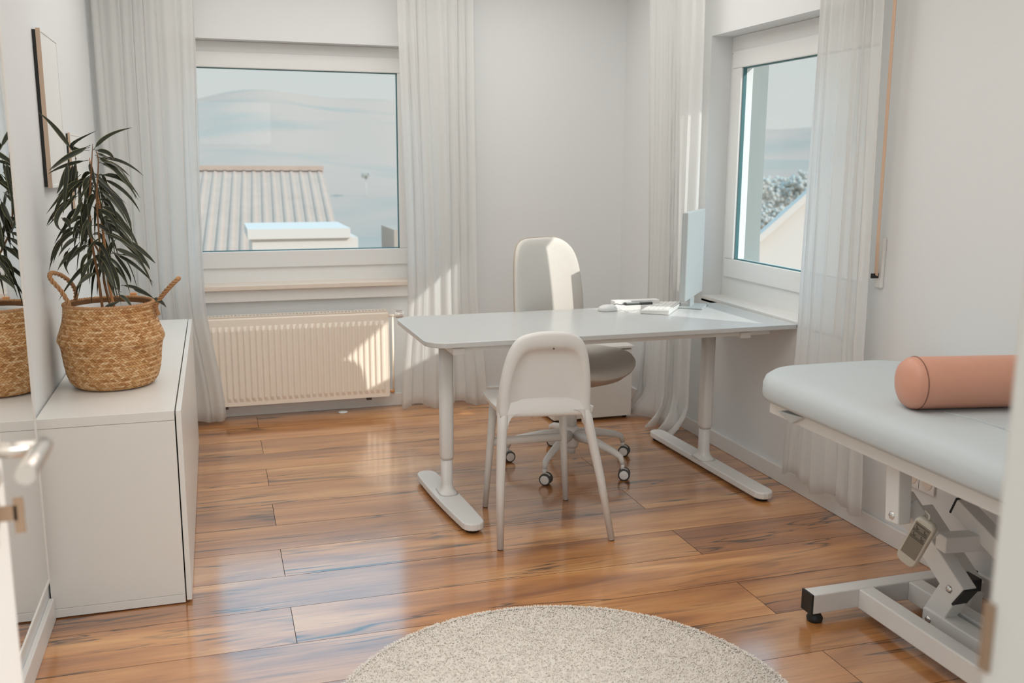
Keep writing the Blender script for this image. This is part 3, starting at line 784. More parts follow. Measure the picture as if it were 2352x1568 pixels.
# ------------------------------------------------------------------ desk
H = 0.74
desk = thing('desk', 'white height-adjustable desk with rounded corners on two T-shaped legs', 'desk', (1.55, 3.85, 0))
c0 = V((0.760, 3.512)); c1 = V((2.408, 3.536)); ux = (c1-c0).normalized(); uy = V((-ux.y, ux.x)); LD, DD = (c1-c0).length, 0.682
rr_ = rounded_rect(0, LD, 0, DD, 0.09, 8, rs=(0.01, 0.09, 0.09, 0.01))
poly = [(c0 + ux*p[0] + uy*p[1]) for p in rr_]
MB().prism([(p.x, p.y) for p in poly], H-0.021, H).build('table_top', M_desk, desk, bevel=0.003)
def dpt(a, b_, z): q = c0 + ux*a + uy*b_; return V((q.x, q.y, z))
MB().beam(dpt(0.10, 0.075, H-0.035), dpt(LD-0.10, 0.075, H-0.035), 0.03, 0.027).build('rail', M_steel, desk, bevel=0.002)
MB().beam(dpt(0.10, DD-0.075, H-0.035), dpt(LD-0.10, DD-0.075, H-0.035), 0.03, 0.027).build('rail', M_steel, desk, bevel=0.002)
def column(cx, cy, w0, name='leg'):
    def rr2(w, d, z): return [(cx + p[0], cy + p[1], z) for p in rounded_rect(-w/2, w/2, -d/2, d/2, w*0.38, 5)]
    b = MB()
    b.loft([rr2(w0, w0*1.25, z) for z in (H-0.05, 0.205)] + [rr2(w0*0.90, w0*1.12, 0.192)])
    o = b.build('leg_sleeve', M_steel, desk)
    b = MB()
    b.loft([rr2(w0*0.82, w0*1.02, 0.21), rr2(w0*0.82, w0*1.02, 0.085), rr2(w0*0.95, w0*1.25, 0.064), rr2(w0*1.25, w0*1.8, 0.050), rr2(w0*1.5, w0*2.4, 0.044)])
    b.build('leg', M_steel, desk)
column(0.892, 3.785, 0.055); column(2.180, 3.905, 0.055)
MB().beam((0.892, 3.56, H-0.045), (0.892, 4.12, H-0.045), 0.05, 0.028).build('top_bracket', M_steel, desk, bevel=0.003)
MB().beam((2.180, 3.58, H-0.045), (2.180, 4.14, H-0.045), 0.05, 0.028).build('top_bracket', M_steel, desk, bevel=0.003)
def foot(p, q, wp, wq, wm):
    p = V((p[0], p[1])); q = V((q[0], q[1])); d = (q-p); Lg = d.length; d.normalize(); s = V((d.y, -d.x))
    L_, R_ = [], []
    n = 24
    for i in range(n+1):
        t = i/n; t = 0.5 - 0.5*math.cos(PI*t)
        base = (wp + (wq-wp)*t)/2 + (wm/2 - (wp+wq)/4)*math.sin(PI*t)
        e = min(t, 1-t)*Lg; R = base
        ww = base if e >= R else math.sqrt(max(0, R*R - (R-e)**2))*1.0
        c = p + d*(t*Lg); L_.append(c - s*ww); R_.append(c + s*ww)
    pl = [(v.x, v.y) for v in L_[1:-1]] + [(v.x, v.y) for v in [q]] + [(v.x, v.y) for v in R_[1:-1][::-1]] + [(p.x, p.y)]
    MB().prism(pl, 0.014, 0.044).build('foot', M_steel, desk, bevel=0.006, segs=3)
    for c in (p + d*0.05, q - d*0.05):
        b = MB(); b.lathe([(0.001, 0.0), (0.028, 0.0), (0.028, 0.0145), (0.001, 0.0145)], (c.x, c.y, 0), 16); b.build('foot_pad', M_black, desk)
foot((0.915, 3.385), (0.858, 4.09), 0.085, 0.085, 0.105)
foot((2.203, 3.375), (2.170, 4.42), 0.085, 0.080, 0.085)

# ------------------------------------------------------------------ things on the desk
def kb():
    t = thing('keyboard', 'white keyboard lying lengthwise on the desk in front of the monitor', 'keyboard', AZ(1500, 722, H))
    p0 = AZ(1470, 720, H); p1 = AZ(1536, 724, H); d = V((0.42, 0.55, 0)).normalized(); s = (p1-p0); s.z = 0; wd = s.length; s.normalize()
    d = V((-s.y, s.x, 0)); Lk = 0.30
    z0 = H; b = MB()
    v = [p0 + V((0,0,0.001)), p1 + V((0,0,0.001)), p1 + d*Lk + V((0,0,0.001)), p0 + d*Lk + V((0,0,0.001))]
    t_ = [p0 + V((0,0,0.016)), p1 + V((0,0,0.024)), p1 + d*Lk + V((0,0,0.024)), p0 + d*Lk + V((0,0,0.016))]
    vs = [b.bm.verts.new(x_) for x_ in v + t_]
    for f in ((3,2,1,0),(4,5,6,7),(0,1,5,4),(1,2,6,5),(2,3,7,6),(3,0,4,7)): b.bm.faces.new([vs[i] for i in f])
    b.build('keyboard_body', M_keycap, t, bevel=0.002)
    for r_ in range(5):
        for c_ in range(11):
            b = MB(); u = (r_+0.5)/5*0.84+0.08; q = p0 + s*(wd*u) + d*(0.02 + c_*0.0243)
            zz = H + 0.016 + 0.008*u
            b.beam(q + V((0,0,zz-q.z+0.0005)) , q + d*0.019 + V((0,0,zz-q.z+0.0005)), wd*0.84/5*0.82, 0.005)
            b.build('key', M_paper, t)
    return t
kb()
ms = thing('mouse', 'white corded computer mouse on the desk behind the front chair', 'mouse', AZ(1397, 716, H))
c = AZ(1397, 714, H); b = MB(); rings = []
for z, sc in ((0.0, 0.90), (0.006, 1.0), (0.016, 0.97), (0.024, 0.80), (0.030, 0.45), (0.031, 0.10)):
    rings.append([(c.x + 0.052*sc*math.cos(a), c.y + 0.030*sc*math.sin(a), H + z) for a in [2*PI*k_/24 for k_ in range(24)]])
b.loft(rings); b.build('mouse_body', M_keycap, ms)
b = MB(); b.tube([c + V((0.048, 0.004, 0.010)), AZ(1440, 716, H+0.003), AZ(1455, 712, H+0.003), AZ(1475, 703, H+0.003), AZ(1490, 694, H+0.003), AZ(1500, 689, H+0.003)], 0.0016, 6); b.build('cable', M_keycap, ms)
# paper tray, phone
tr = thing('paper_tray', 'flat white stack of papers at the back edge of the desk', 'papers', (1.93, 4.10, H))
b = MB(); b.box(1.80, 2.03, 4.10, 4.185, H, H+0.022); b.build('paper_block', M_paper, tr, bevel=0.002)
b = MB(); b.box(1.80, 2.035, 4.135, 4.184, H+0.022, H+0.040); b.build('top_sheets', M_paper, tr, bevel=0.002)
ph = thing('phone', 'dark grey phone lying on the white papers', 'phone', (1.93, 4.10, H+0.022))
pa = V((1.845, 4.103, H+0.022)); pb = V((1.985, 4.106, H+0.022))
d = (pb-pa); d.z = 0; ln = d.length; d.normalize(); s = V((-d.y, d.x, 0))
b = MB(); b.beam(pa + s*0.015 + V((0,0,0.006)), pb + s*0.015 + V((0,0,0.006)), 0.03, 0.012); b.build('phone_body', M_darkgrey, ph, bevel=0.003)
b = MB(); b.beam(pa + s*0.015 + d*0.004 + V((0,0,0.0124)), pb + s*0.015 - d*0.004 + V((0,0,0.0124)), 0.026, 0.0012); b.build('phone_screen', M_monback, ph)
tag(MB().tube([pa + s*0.015 + V((-0.001, 0, 0.006)), V((1.825, 4.112, H+0.027)), V((1.80, 4.12, H+0.03)), V((1.775, 4.14, H+0.012)), V((1.76, 4.17, H+0.003))], 0.0018, 6).build('charging_cable', M_darkgrey), 'thin dark cable plugged into the phone', 'cable')
# monitor
mon = thing('monitor', 'thin white desktop monitor seen almost edge-on at the right of the desk', 'monitor', (2.17, 4.06, H))
pn = V((2.062, 3.955, 0)); dm = V((0.625, 0.781, 0)).normalized(); nm = V((dm.y, -dm.x, 0))  # nm points to the camera's right (back of screen)
Lm = 0.43; zb, zt = 0.792, 1.205
b = MB(); b.beam(pn + V((0,0,(zb+zt)/2)), pn + dm*Lm + V((0,0,(zb+zt)/2)), 0.028, zt-zb); b.build('monitor_case', M_monback, mon, bevel=0.004)
b = MB(); b.beam(pn + dm*0.01 - nm*0.0145 + V((0,0,(zb+zt)/2+0.02)), pn + dm*(Lm-0.01) - nm*0.0145 + V((0,0,(zb+zt)/2+0.02)), 0.002, zt-zb-0.06); b.build('screen', M_screen, mon)
pc = pn + dm*Lm*0.5
b = MB(); b.beam(pc + V((0,0,H+0.004)), pc + V((0,0,zb+0.005)), 0.012, 0.10, up=(dm.x, dm.y, 0)); b.build('stand_neck', M_monback, mon, bevel=0.002)
b = MB(); b.beam(pc - dm*0.08 + V((0,0,H+0.004)), pc + dm*0.08 + V((0,0,H+0.004)), 0.14, 0.008); b.build('stand_base', M_monback, mon, bevel=0.003)

# ------------------------------------------------------------------ white visitor chair (front)
ch = thing('plastic_chair', 'white moulded plastic chair standing in front of the desk', 'chair', (1.18, 3.43, 0))
# rear frame: inverted U rim around a recessed panel
YC = 3.205
def bk(px, py, y=YC): return AY(px, py, y)
Lf = [(1149, 952), (1150, 900), (1158, 850), (1172, 805), (1194, 776), (1230, 764)]
Rt = [(1270, 761), (1310, 764), (1334, 778), (1348, 808), (1355, 850), (1358, 900), (1358, 945)]
outer = [bk(*p) for p in Lf + Rt]
Li = [(1171, 948), (1172, 905), (1178, 868), (1188, 835), (1206, 810), (1236, 802)]
Ri = [(1272, 801), (1306, 802), (1324, 812), (1333, 835), (1338, 868), (1339, 905), (1338, 942)]
inner_ = [bk(*p) for p in Li + Ri]
def smooth(P, n=6):
    out = []
    for i in range(len(P)-1):
        p0 = P[max(i-1, 0)]; p1 = P[i]; p2 = P[i+1]; p3 = P[min(i+2, len(P)-1)]
        for k_ in range(n):
            t = k_/n
            out.append(0.5*((2*p1) + (p2-p0)*t + (2*p0-5*p1+4*p2-p3)*t*t + (3*p1-p0-3*p2+p3)*t**3))
    out.append(P[-1]); return out
O_ = smooth(outer); I_ = smooth(inner_)
def leanY(p):   # backrest leans towards the camera at the top
    return V((p.x, p.y - 0.02*max(0, (p.z-0.55)/0.27), p.z))
b = MB(); R0 = []
n_ = len(O_)
front_in = [leanY(p) + V((0, 0.006, 0)) for p in I_]
rings = [[leanY(p) + V((0, 0.028, 0)) for p in O_], [leanY(p) + V((0, 0.008, 0)) for p in O_], [leanY(O_[i].lerp(I_[i], 0.16)) + V((0, 0, 0)) for i in range(n_)],
         [leanY(O_[i].lerp(I_[i], 0.75)) for i in range(n_)], front_in]
cen = V(((outer[0].x+outer[-1].x)/2, YC, 0.62))
def toward(P, f, dy):
    out = []
    for p in P:
        q = V((p.x + (cen.x-p.x)*f, p.y, p.z + (max(0.55, min(p.z, 0.70)) - p.z)*f)); q = leanY(q) + V((0, dy, 0)); out.append(q)
    return out
rings.append(toward(I_, 0.05, 0.014)); rings.append(toward(I_, 0.4, 0.019)); rings.append(toward(I_, 1.0, 0.020))
# closed shell: mirror back to inner face
back_r = [ [p + V((0, 0.012, 0)) for p in r] for r in rings[::-1][:3] ] + [[leanY(p) + V((0, 0.032, 0)) for p in I_], [leanY(p) + V((0, 0.0285, 0)) for p in O_]]
b.loft(rings, cap=False, closed=False); b.loft(back_r, cap=False, closed=False)
o = b.build('backrest', M_plastic, ch)
# seat apron below the back: curved strip flowing into the seat
b = MB(); rows = []
xl, xr = outer[0].x, outer[-1].x
prof2 = [(0.0205, 0.600), (0.0190, 0.588), (0.015, 0.574), (0.009, 0.560), (0.004, 0.546), (0.001, 0.534), (0.0005, 0.526), (0.004, 0.517), (0.02, 0.512), (0.05, 0.517), (0.05, 0.55), (0.035, 0.60)]
for i in range(17):
    t = i/16; xx = xl + (xr-xl)*t; tilt = (bk(1149, 952).z*(1-t) + bk(1358, 945).z*t) - 0.530
    arch = 0.0
    rows.append([(xx, YC + a, z + tilt + arch) for a, z in prof2])
b.loft(rows); b.build('back_apron', M_plastic, ch)
# seat
b = MB(); rows = []
for j in range(13):
    t = j/12; yy_ = YC + 0.02 + t*0.445; hw0 = 0.175 + 0.010*t
    cx = 1.135 + 0.035*t + 0.02
    z0 = 0.528 - 0.02*math.sin(PI*t)*0.6 - 0.012*t
    if t > 0.9: hw0 -= (t-0.9)*0.35; z0 -= (t-0.9)*0.08
    rows.append([(cx - hw0, yy_, z0), (cx - hw0*0.9, yy_, z0+0.004), (cx, yy_, z0-0.008), (cx + hw0*0.9, yy_, z0+0.004), (cx + hw0, yy_, z0), (cx + hw0*0.96, yy_, z0-0.024), (cx - hw0*0.96, yy_, z0-0.024)])
b.loft(rows); o = b.build('seat', M_plastic, ch, bevel=0.003)
def leg(path, rads, name='leg', ex=1.15):
    b = MB(); b.tube([V(p) for p in path], rads, 16, ex=ex, up=(0, 1, 0)); return b.build(name, M_plastic, ch)
fl_ = [V((0.963, 3.222, 0.004)), V((1.400, 3.190, 0.004)), V((1.030, 3.670, 0.004)), V((1.385, 3.655, 0.004))]
leg([fl_[0], V((0.962, 3.22, 0.25)), V((0.968, 3.222, 0.45)), V((0.971, 3.226, 0.515)), V((0.974, 3.234, 0.555))], [0.0125, 0.0155, 0.0185, 0.0195, 0.010])
leg([fl_[1], V((1.353, 3.20, 0.25)), V((1.310, 3.218, 0.45)), V((1.296, 3.226, 0.515)), V((1.290, 3.234, 0.555))], [0.0125, 0.0155, 0.0185, 0.0200, 0.010])
leg([fl_[2], V((1.045, 3.655, 0.25)), V((1.062, 3.64, 0.50))], [0.0115, 0.0145, 0.019])
leg([fl_[3], V((1.370, 3.65, 0.25)), V((1.355, 3.64, 0.50))], [0.0115, 0.0145, 0.019])
for p in fl_:
    b = MB(); b.lathe([(0.001, 0), (0.0105, 0), (0.0105, 0.006), (0.001, 0.006)], (p.x, p.y, 0), 12); b.build('foot_glide', M_rubber, ch)
b = MB(); b.tube([(1.046, 3.655, 0.288), (1.367, 3.65, 0.285)], 0.013, 12, ex=1.4, up=(0, 0, 1)); b.build('stretcher', M_plastic, ch)
# fillets where the apron meets the rear legs
for sx_, xx in ((1, 0.990), (-1, 1.278)):
    b = MB()
    pl = [(0, 0.0)] + [(0.042*(1-math.cos(a)), -0.060 + 0.060*math.sin(a)) for a in [k_*PI/2/8 for k_ in range(9)]]
    f0 = [b.bm.verts.new((xx + sx_*p[0] - sx_*0.006, 3.203, 0.526 + p[1])) for p in pl]; f1 = [b.bm.verts.new((xx + sx_*p[0] - sx_*0.006, 3.232, 0.526 + p[1])) for p in pl]
    b.bm.faces.new(f0); b.bm.faces.new(f1[::-1])
    for k_ in range(len(pl)): b.bm.faces.new((f0[k_], f0[(k_+1) % len(pl)], f1[(k_+1) % len(pl)], f1[k_]))
    b.build('corner_web', M_plastic, ch)
b = MB(); q = leanY(bk(1269, 799)); b.lathe([(0.001, -0.003), (0.0024, -0.003), (0.0024, 0.004), (0.001, 0.004)], (q.x, q.y+0.002, q.z), 10, 'Y'); b.build('drain_hole', M_black, ch)

# ------------------------------------------------------------------ office chair
HX, HY = 1.585, 4.12
oc = thing('office_chair', 'beige upholstered swivel chair on a white five-star base behind the desk', 'office chair', (HX, HY, 0))
fd = V((0.42, -0.91, 0)).normalized(); sd_ = V((-fd.y, fd.x, 0))   # facing, side (camera right)
cas = [(1.363, 3.871), (1.728, 3.833), (1.875, 4.165), (1.300, 4.237), (1.589, 4.43)]
b = MB(); b.lathe([(0.001, 0.085), (0.030, 0.085), (0.036, 0.10), (0.040, 0.15), (0.034, 0.185), (0.026, 0.19), (0.001, 0.19)], (HX, HY, 0), 28); b.build('base_hub', M_steel, oc)
b = MB(); b.lathe([(0.001, 0.055), (0.021, 0.055), (0.021, 0.12), (0.001, 0.12)], (HX, HY, 0), 20); b.build('hub_socket', M_steel, oc)
b = MB(); b.lathe([(0.025, 0.18), (0.025, 0.30), (0.016, 0.30), (0.016, 0.40)], (HX, HY, 0), 20); b.build('gas_column', M_steel, oc)
b = MB(); b.box(HX-0.07, HX+0.07, HY-0.06, HY+0.06, 0.385, 0.415); b.build('tilt_mechanism', M_steel, oc, bevel=0.01)
for i, (cx, cy) in enumerate(cas):
    d = V((cx-HX, cy-HY, 0)); Lg = d.length; d.normalize()
    b = MB()
    P = [V((HX, HY, 0.150)) + d*0.02, V((HX, HY, 0.142)) + d*(Lg*0.45), V((HX, HY, 0.120)) + d*(Lg*0.82), V((HX, HY, 0.104)) + d*(Lg*0.96), V((HX, HY, 0.072)) + d*(Lg*1.0)]
    b.tube(P, [0.024, 0.019, 0.015, 0.013, 0.010], 12, ex=1.15, up=(0, 0, 1)); b.build('base_arm', M_steel, oc)
    t = bpy.data.objects.new('caster', None); COL.objects.link(t); t.parent = oc; t.matrix_parent_inverse = Matrix.Translation(oc.location).inverted(); t['w'] = 1
    a = (-2.25, -2.05, -2.2, -1.5, -1.9)[i]; ax = V((math.cos(a), math.sin(a), 0)); tr_ = V((-ax.y, ax.x, 0))
    def disc(off0, off1, r0, mt, nm_):
        b = MB(); c0_ = V((cx, cy, 0.0275)) + tr_*0.008
        pr = [(0.001, off0), (r0*0.92, off0), (r0, off0 + (off1-off0)*0.25), (r0, off0 + (off1-off0)*0.75), (r0*0.92, off1), (0.001, off1)]
        ex_ = ax; ey_ = V((0, 0, 1)); ez_ = ax.cross(ey_)
        rg = [[c0_ + ex_*o_ + ey_*(r_*math.cos(k_*2*PI/24)) + ez_*(r_*math.sin(k_*2*PI/24)) for k_ in range(24)] for r_, o_ in pr]
        b.loft(rg); o = b.build(nm_, mt, None)
        o.parent = t; return o
    disc(-0.022, -0.007, 0.0275, M_rubber, 'wheel'); disc(0.007, 0.022, 0.0275, M_rubber, 'wheel')
    disc(-0.0235, -0.021, 0.0205, M_steel, 'wheel_cap'); disc(0.021, 0.0235, 0.0205, M_steel, 'wheel_cap')
    b = MB(); rg = []
    for k_ in range(9):
        an = PI*0.05 + k_/8*PI*0.75
        c_ = V((cx, cy, 0.0275)) + tr_*(0.008 - 0.024*math.cos(an)) + V((0, 0, 0.026*math.sin(an)))
        rg.append([c_ - ax*0.008, c_ + ax*0.008, c_ + ax*0.006 - (c_ - V((cx, cy, 0.0275)))*0.3, c_ - ax*0.006 - (c_ - V((cx, cy, 0.0275)))*0.3])
    b.loft(rg); b.tube([(cx, cy, 0.045), (cx, cy, 0.075)], 0.009, 10); o = b.build('caster_hood', M_steel, None); o.parent = t
# seat cushion and shell
def se(a, n=2.7):
    c, s = math.cos(a), math.sin(a); return (abs(c)**(2/n)*(1 if c > 0 else -1), abs(s)**(2/n)*(1 if s > 0 else -1))
def ring_at(sc_s, sc_f, z, bend=0.0, shift=0.0):
    out = []
    for k_ in range(48):
        u, v = se(2*PI*k_/48); z_off = 0.018; q = V((HX, HY, 0)) + sd_*(u*0.268*sc_s) + fd*(v*0.245*sc_f + 0.02 + shift)
        out.append((q.x, q.y, z + z_off + bend*(u*u*0.75*sc_s*sc_s) - (0.022*max(0, v*sc_f)**3)))
    return out
b = MB()
b.loft([ring_at(0.93, 0.93, 0.452, 0.035), ring_at(1.0, 1.0, 0.468, 0.040), ring_at(1.01, 1.01, 0.480, 0.042), ring_at(0.97, 0.97, 0.497, 0.040), ring_at(0.85, 0.85, 0.506, 0.034), ring_at(0.5, 0.5, 0.504, 0.02), ring_at(0.1, 0.1, 0.502, 0.0)])
b.build('seat_cushion', M_beige, oc)
b = MB()
b.loft([ring_at(0.30, 0.30, 0.390), ring_at(0.55, 0.6, 0.400, 0.01), ring_at(0.80, 0.82, 0.424, 0.02), ring_at(0.97, 0.97, 0.458, 0.034), ring_at(0.99, 0.99, 0.465, 0.038), ring_at(0.9, 0.9, 0.462, 0.035)])
b.build('seat_shell', M_beige2, oc)
# backrest: curved rounded panel
bc = V((HX, HY, 0)) - fd*0.215 + sd_*0.015
def back_pt(u, v, off):   # u -1..1 across, v 0..1 up
    wv = 0.226 - 0.044*max(0, v-0.5) 
    z = 0.50 + v*0.570
    lean = 0.0 + 0.055*v*v
    top = 0.0
    q = bc + sd_*(u*wv) + fd*(0.050*u*u + off - lean)
    return V((q.x, q.y, z))
def back_ring(sc, off):
    out = []
    for k_ in range(64):
        a = 2*PI*k_/64; u, v = se(a, 4.2); k2 = sc if sc <= 1 else 1+(sc-1); out.append(back_pt(u*k2, 0.5 + 0.5*v*(1-(1-sc)*(0.62 if sc > 0.8 else 1)), off))
    return out
b = MB()
b.loft([back_ring(s_, o_) for s_, o_ in ((0.03, -0.020), (0.3, -0.020), (0.6, -0.020), (0.8, -0.020), (0.93, -0.017), (0.995, -0.006), (1.0, 0.004), (0.98, 0.014), (0.94, 0.019), (0.81, 0.022), (0.6, 0.0235), (0.4, 0.024), (0.2, 0.0245), (0.03, 0.0245))])
b.build('backrest', M_beige, oc)
b = MB(); rg = [p for p in back_ring(1.005, -0.004)]; b.tube(rg + [rg[0]], 0.0022, 6, cap=False); b.build('piping', M_beige2, oc)
b = MB(); q0 = bc - fd*0.012; b.tube([V((HX, HY, 0.40)) - fd*0.05, V((q0.x, q0.y, 0.42)) - fd*0.02, V((q0.x, q0.y, 0.52)) - fd*0.03, V((q0.x, q0.y, 0.66)) - fd*0.028], [0.02, 0.018, 0.016, 0.010], 10, ex=1.8, up=tuple(sd_)); b.build('back_support', M_steel, oc)

# ------------------------------------------------------------------ low white drawer unit in the far corner
du = thing('drawer_unit', 'low white drawer unit in the far corner behind the office chair', 'cabinet', (2.0, 4.95, 0))
b = MB(); b.box(1.745, 2.215, 4.835, 5.20, 0.016, 0.405); b.build('carcass', M_lacq, du, bevel=0.002)
b = MB(); b.box(1.747, 2.213, 4.815, 4.834, 0.016, 0.398); b.build('front_panel', M_lacq, du, bevel=0.002)
b = MB(); b.box(1.740, 2.220, 4.81, 5.21, 0.406, 0.420); b.build('top_panel', M_lacq, du, bevel=0.002)
for xx in (1.77, 2.19):
    for yy_ in (4.86, 5.17):
        b = MB(); b.lathe([(0.015, 0), (0.015, 0.016)], (xx, yy_, 0), 12); b.build('foot', M_black, du)

# ------------------------------------------------------------------ rug
RGX, RGY, RGR = 0.818, 2.093, 0.635
M_rug = mat('cream_shaggy_pile', lin((240, 231, 220)), 0.95, 0.1, 0.10, 40, 0.6, 250)
rug = thing('round_rug', 'round cream shaggy rug on the floor nearest the camera', 'rug', (RGX, RGY, 0))
b = MB(); b.lathe([(0.001, 0.0), (RGR-0.006, 0.0), (RGR, 0.005), (RGR-0.004, 0.011), (0.001, 0.012)], (RGX, RGY, 0), 128); b.build('rug_base', M_rug, rug)
rg_ = random.Random(2); vs = []; fs = []
for i in range(52000):
    if i < 6000: rr = RGR - 0.006*rg_.random()
    else: rr = RGR*math.sqrt(rg_.random())*0.995
    a = rg_.uniform(0, 2*PI)
    x0, y0 = RGX + rr*math.cos(a), RGY + rr*math.sin(a)
    if y0 < 1.55 and i > 6000 and rg_.random() < 0.5: continue
    t = rg_.uniform(0, 2*PI); ln = rg_.uniform(0.006, 0.013); wd = 0.0013
    dx, dy = math.cos(t), math.sin(t); zz = 0.009
    k = len(vs)
    vs += [(x0 - dy*wd, y0 + dx*wd, zz), (x0 + dy*wd, y0 - dx*wd, zz), (x0 + dx*ln*0.6 + dy*wd, y0 + dy*ln*0.6 - dx*wd, zz + 0.006), (x0 + dx*ln*0.6 - dy*wd, y0 + dy*ln*0.6 + dx*wd, zz + 0.006), (x0 + dx*ln, y0 + dy*ln, zz + rg_.uniform(0.003, 0.007))]
    fs += [(k, k+1, k+2, k+3), (k+3, k+2, k+4)]
me = bpy.data.meshes.new('pile'); me.from_pydata(vs, [], fs); me.update(); me.materials.append(M_rug)
o = bpy.data.objects.new('pile', me); COL.objects.link(o); o.parent = rug; o.matrix_parent_inverse = Matrix.Translation(rug.location).inverted(); o['kind'] = 'stuff'

# ------------------------------------------------------------------ treatment table
tt = thing('treatment_table', 'white electric treatment table with pale blue cover on the right', 'treatment table', (2.03, 1.85, 0))
TX0, TX1, TY0, TY1 = 1.690, 2.372, 0.85, 2.800
TZ = 0.752
def tring(ins, z, crown=0.0):
    pts = rounded_rect(TX0+ins, TX1-ins, TY0+ins, TY1-ins, max(0.05, 0.20-ins), 10, rs=[max(0.05, 0.20-ins)]*2 + [0.08]*2)
    return [(p[0], p[1], z) for p in pts]
b = MB()
b.loft([tring(0.03, 0.662), tring(0.006, 0.664), tring(0.0, 0.676), tring(0.0, 0.710), tring(0.008, 0.732), tring(0.028, 0.746), tring(0.07, 0.751), tring(0.12, TZ)])
b.build('cushion', M_cover, tt)
b = MB(); b.box(TX0+0.045, TX0+0.075, TY0+0.1, TY1-0.12, 0.612, 0.662); b.box(TX1-0.075, TX1-0.045, TY0+0.1, TY1-0.12, 0.612, 0.662)
b.box(TX0+0.075, TX1-0.075, TY1-0.15, TY1-0.12, 0.612, 0.662); b.box(TX0+0.075, TX1-0.075, TY0+0.1, TY0+0.13, 0.612, 0.662)
b.build('top_frame', M_steel, tt, bevel=0.003)
# folded cover corner hanging under the head end
b = MB(); P = [AX(1786, 944, TX0+0.005), AX(1843, 958, TX0+0.03), AX(1842, 964, TX0+0.04), AX(1817, 972, TX0+0.03)]
q = [p + V((0.05, 0.0, 0.0)) for p in P]
b.loft([P, q], smooth=False); b.build('cover_corner', M_cover, tt)
b = MB(); b.tube([AZ(2168, 947, TZ+0.001), AZ(2200, 953, TZ+0.001), AZ(2240, 963, TZ+0.001), AZ(2310, 986, TZ+0.001)], 0.0025, 6); b.tube([AZ(2310, 986, TZ+0.001), AZ(2352, 1004, TZ+0.001)], 0.0025, 6); b.build('cover_seam', M_cover, tt)
# base frame, rectangular tube
def tb(name, p, q, w_, h_, up=(0,0,1), m_=None, bv=0.004): return MB().beam(p, q, w_, h_, up).build(name, m_ or M_steel, tt, bevel=bv)
BZc, BH = 0.0675, 0.065
yb0 = 2.40
cb = AZ(1838, 1370, 0.100)
XA0, XA1 = 1.955, 2.005
tb('cross_bar', (1.735, yb0, BZc), (2.36, yb0, BZc), 0.055, BH)
tb('cross_bar', (1.735, 0.95, BZc), (2.36, 0.95, BZc), 0.055, BH)
tb('base_rail', (1.928, yb0-0.027, BZc), (1.928, 0.97, BZc), 0.055, BH)
tb('base_rail', (2.118, yb0-0.027, BZc), (2.118, 0.97, BZc), 0.055, BH)
MB().box(1.728, 1.735, yb0-0.0285, yb0+0.0285, BZc-0.034, BZc+0.034).build('end_cap', M_black, tt, bevel=0.002)
MB().box(2.36, 2.367, yb0-0.0285, yb0+0.0285, BZc-0.034, BZc+0.034).build('end_cap', M_black, tt, bevel=0.002)
for xx in (1.762, 2.335):
    for yy_ in (yb0, 0.95):
        b = MB(); b.lathe([(0.001, 0), (0.024, 0), (0.026, 0.012), (0.012, 0.035), (0.001, 0.035)], (xx, yy_, 0), 20); b.build('levelling_foot', M_black, tt)
# lift linkage: channel, gusset, arms
XP = 2.02
def bolt(p, r=0.014):
    b = MB(); b.lathe([(0.001, -0.012), (r, -0.012), (r, -0.006), (r*0.72, 0.0), (0.001, 0.004)], (0, 0, 0), 6, 'X')
    bmesh.ops.rotate(b.bm, verts=b.bm.verts, matrix=Matrix.Rotation(PI, 3, 'Z')); bmesh.ops.translate(b.bm, verts=b.bm.verts, vec=V(p) - V((0.004, 0, 0)))
    o = b.build('bolt', M_chrome, tt); return o
def P2(px, py, x=XP): return AX(px, py, x)
xg = 2.04
b = MB(); a0_ = P2(2125, 1418, xg-0.03); a1_ = P2(2300, 1517, xg-0.03)
a1_ = V((a0_.x, a0_.y-0.62, a0_.z))
tb('link_channel', V((xg, a0_.y+0.015, a0_.z)), V((xg, a0_.y-0.75, a0_.z)), 0.06, 0.062)
bolt((xg-0.030, a0_.y-0.012, a0_.z))
tb('channel_gap', V((xg, a0_.y+0.018, a0_.z)), V((xg, a0_.y+0.015, a0_.z)), 0.052, 0.056, m_=M_black, bv=0)
# main arm: from the lower elbow up to the left
el = P2(2215, 1368, xg); up_ = P2(2075, 1150, xg)
dirn = (up_-el).normalized(); up_ = el + dirn*0.62 if False else up_
tb('scissor_arm', el, up_ + (up_-el)*0.03, 0.05, 0.072, up=(0, 0.3, 1))
capd = (el-up_).normalized()
tb('end_cap', el, el + capd*0.007, 0.052, 0.074, up=(0, 0.3, 1), m_=M_black, bv=0.001)
bolt((xg-0.026, P2(2196, 1350, xg).y, P2(2196, 1350, xg).z))
gl = P2(2150, 1418, xg)
tb('gusset', el + (up_-el)*0.10, gl, 0.048, 0.075, up=(0, 0.3, 1))
# second arm set behind
xh = 2.22
e2 = P2(2237, 1345, xh); 
tb('upright', P2(2232, 1355, xh), P2(2222, 1470, xh), 0.045, 0.05, up=(0, 1, 0))
tb('scissor_arm', P2(2120, 1170, xh), P2(2238, 1352, xh), 0.045, 0.06, up=(0, 0.3, 1))
tb('end_cap', P2(2213, 1326, xh-0.03), P2(2246, 1345, xh-0.03), 0.03, 0.04, up=(0, 0.3, 1), m_=M_black, bv=0.002)
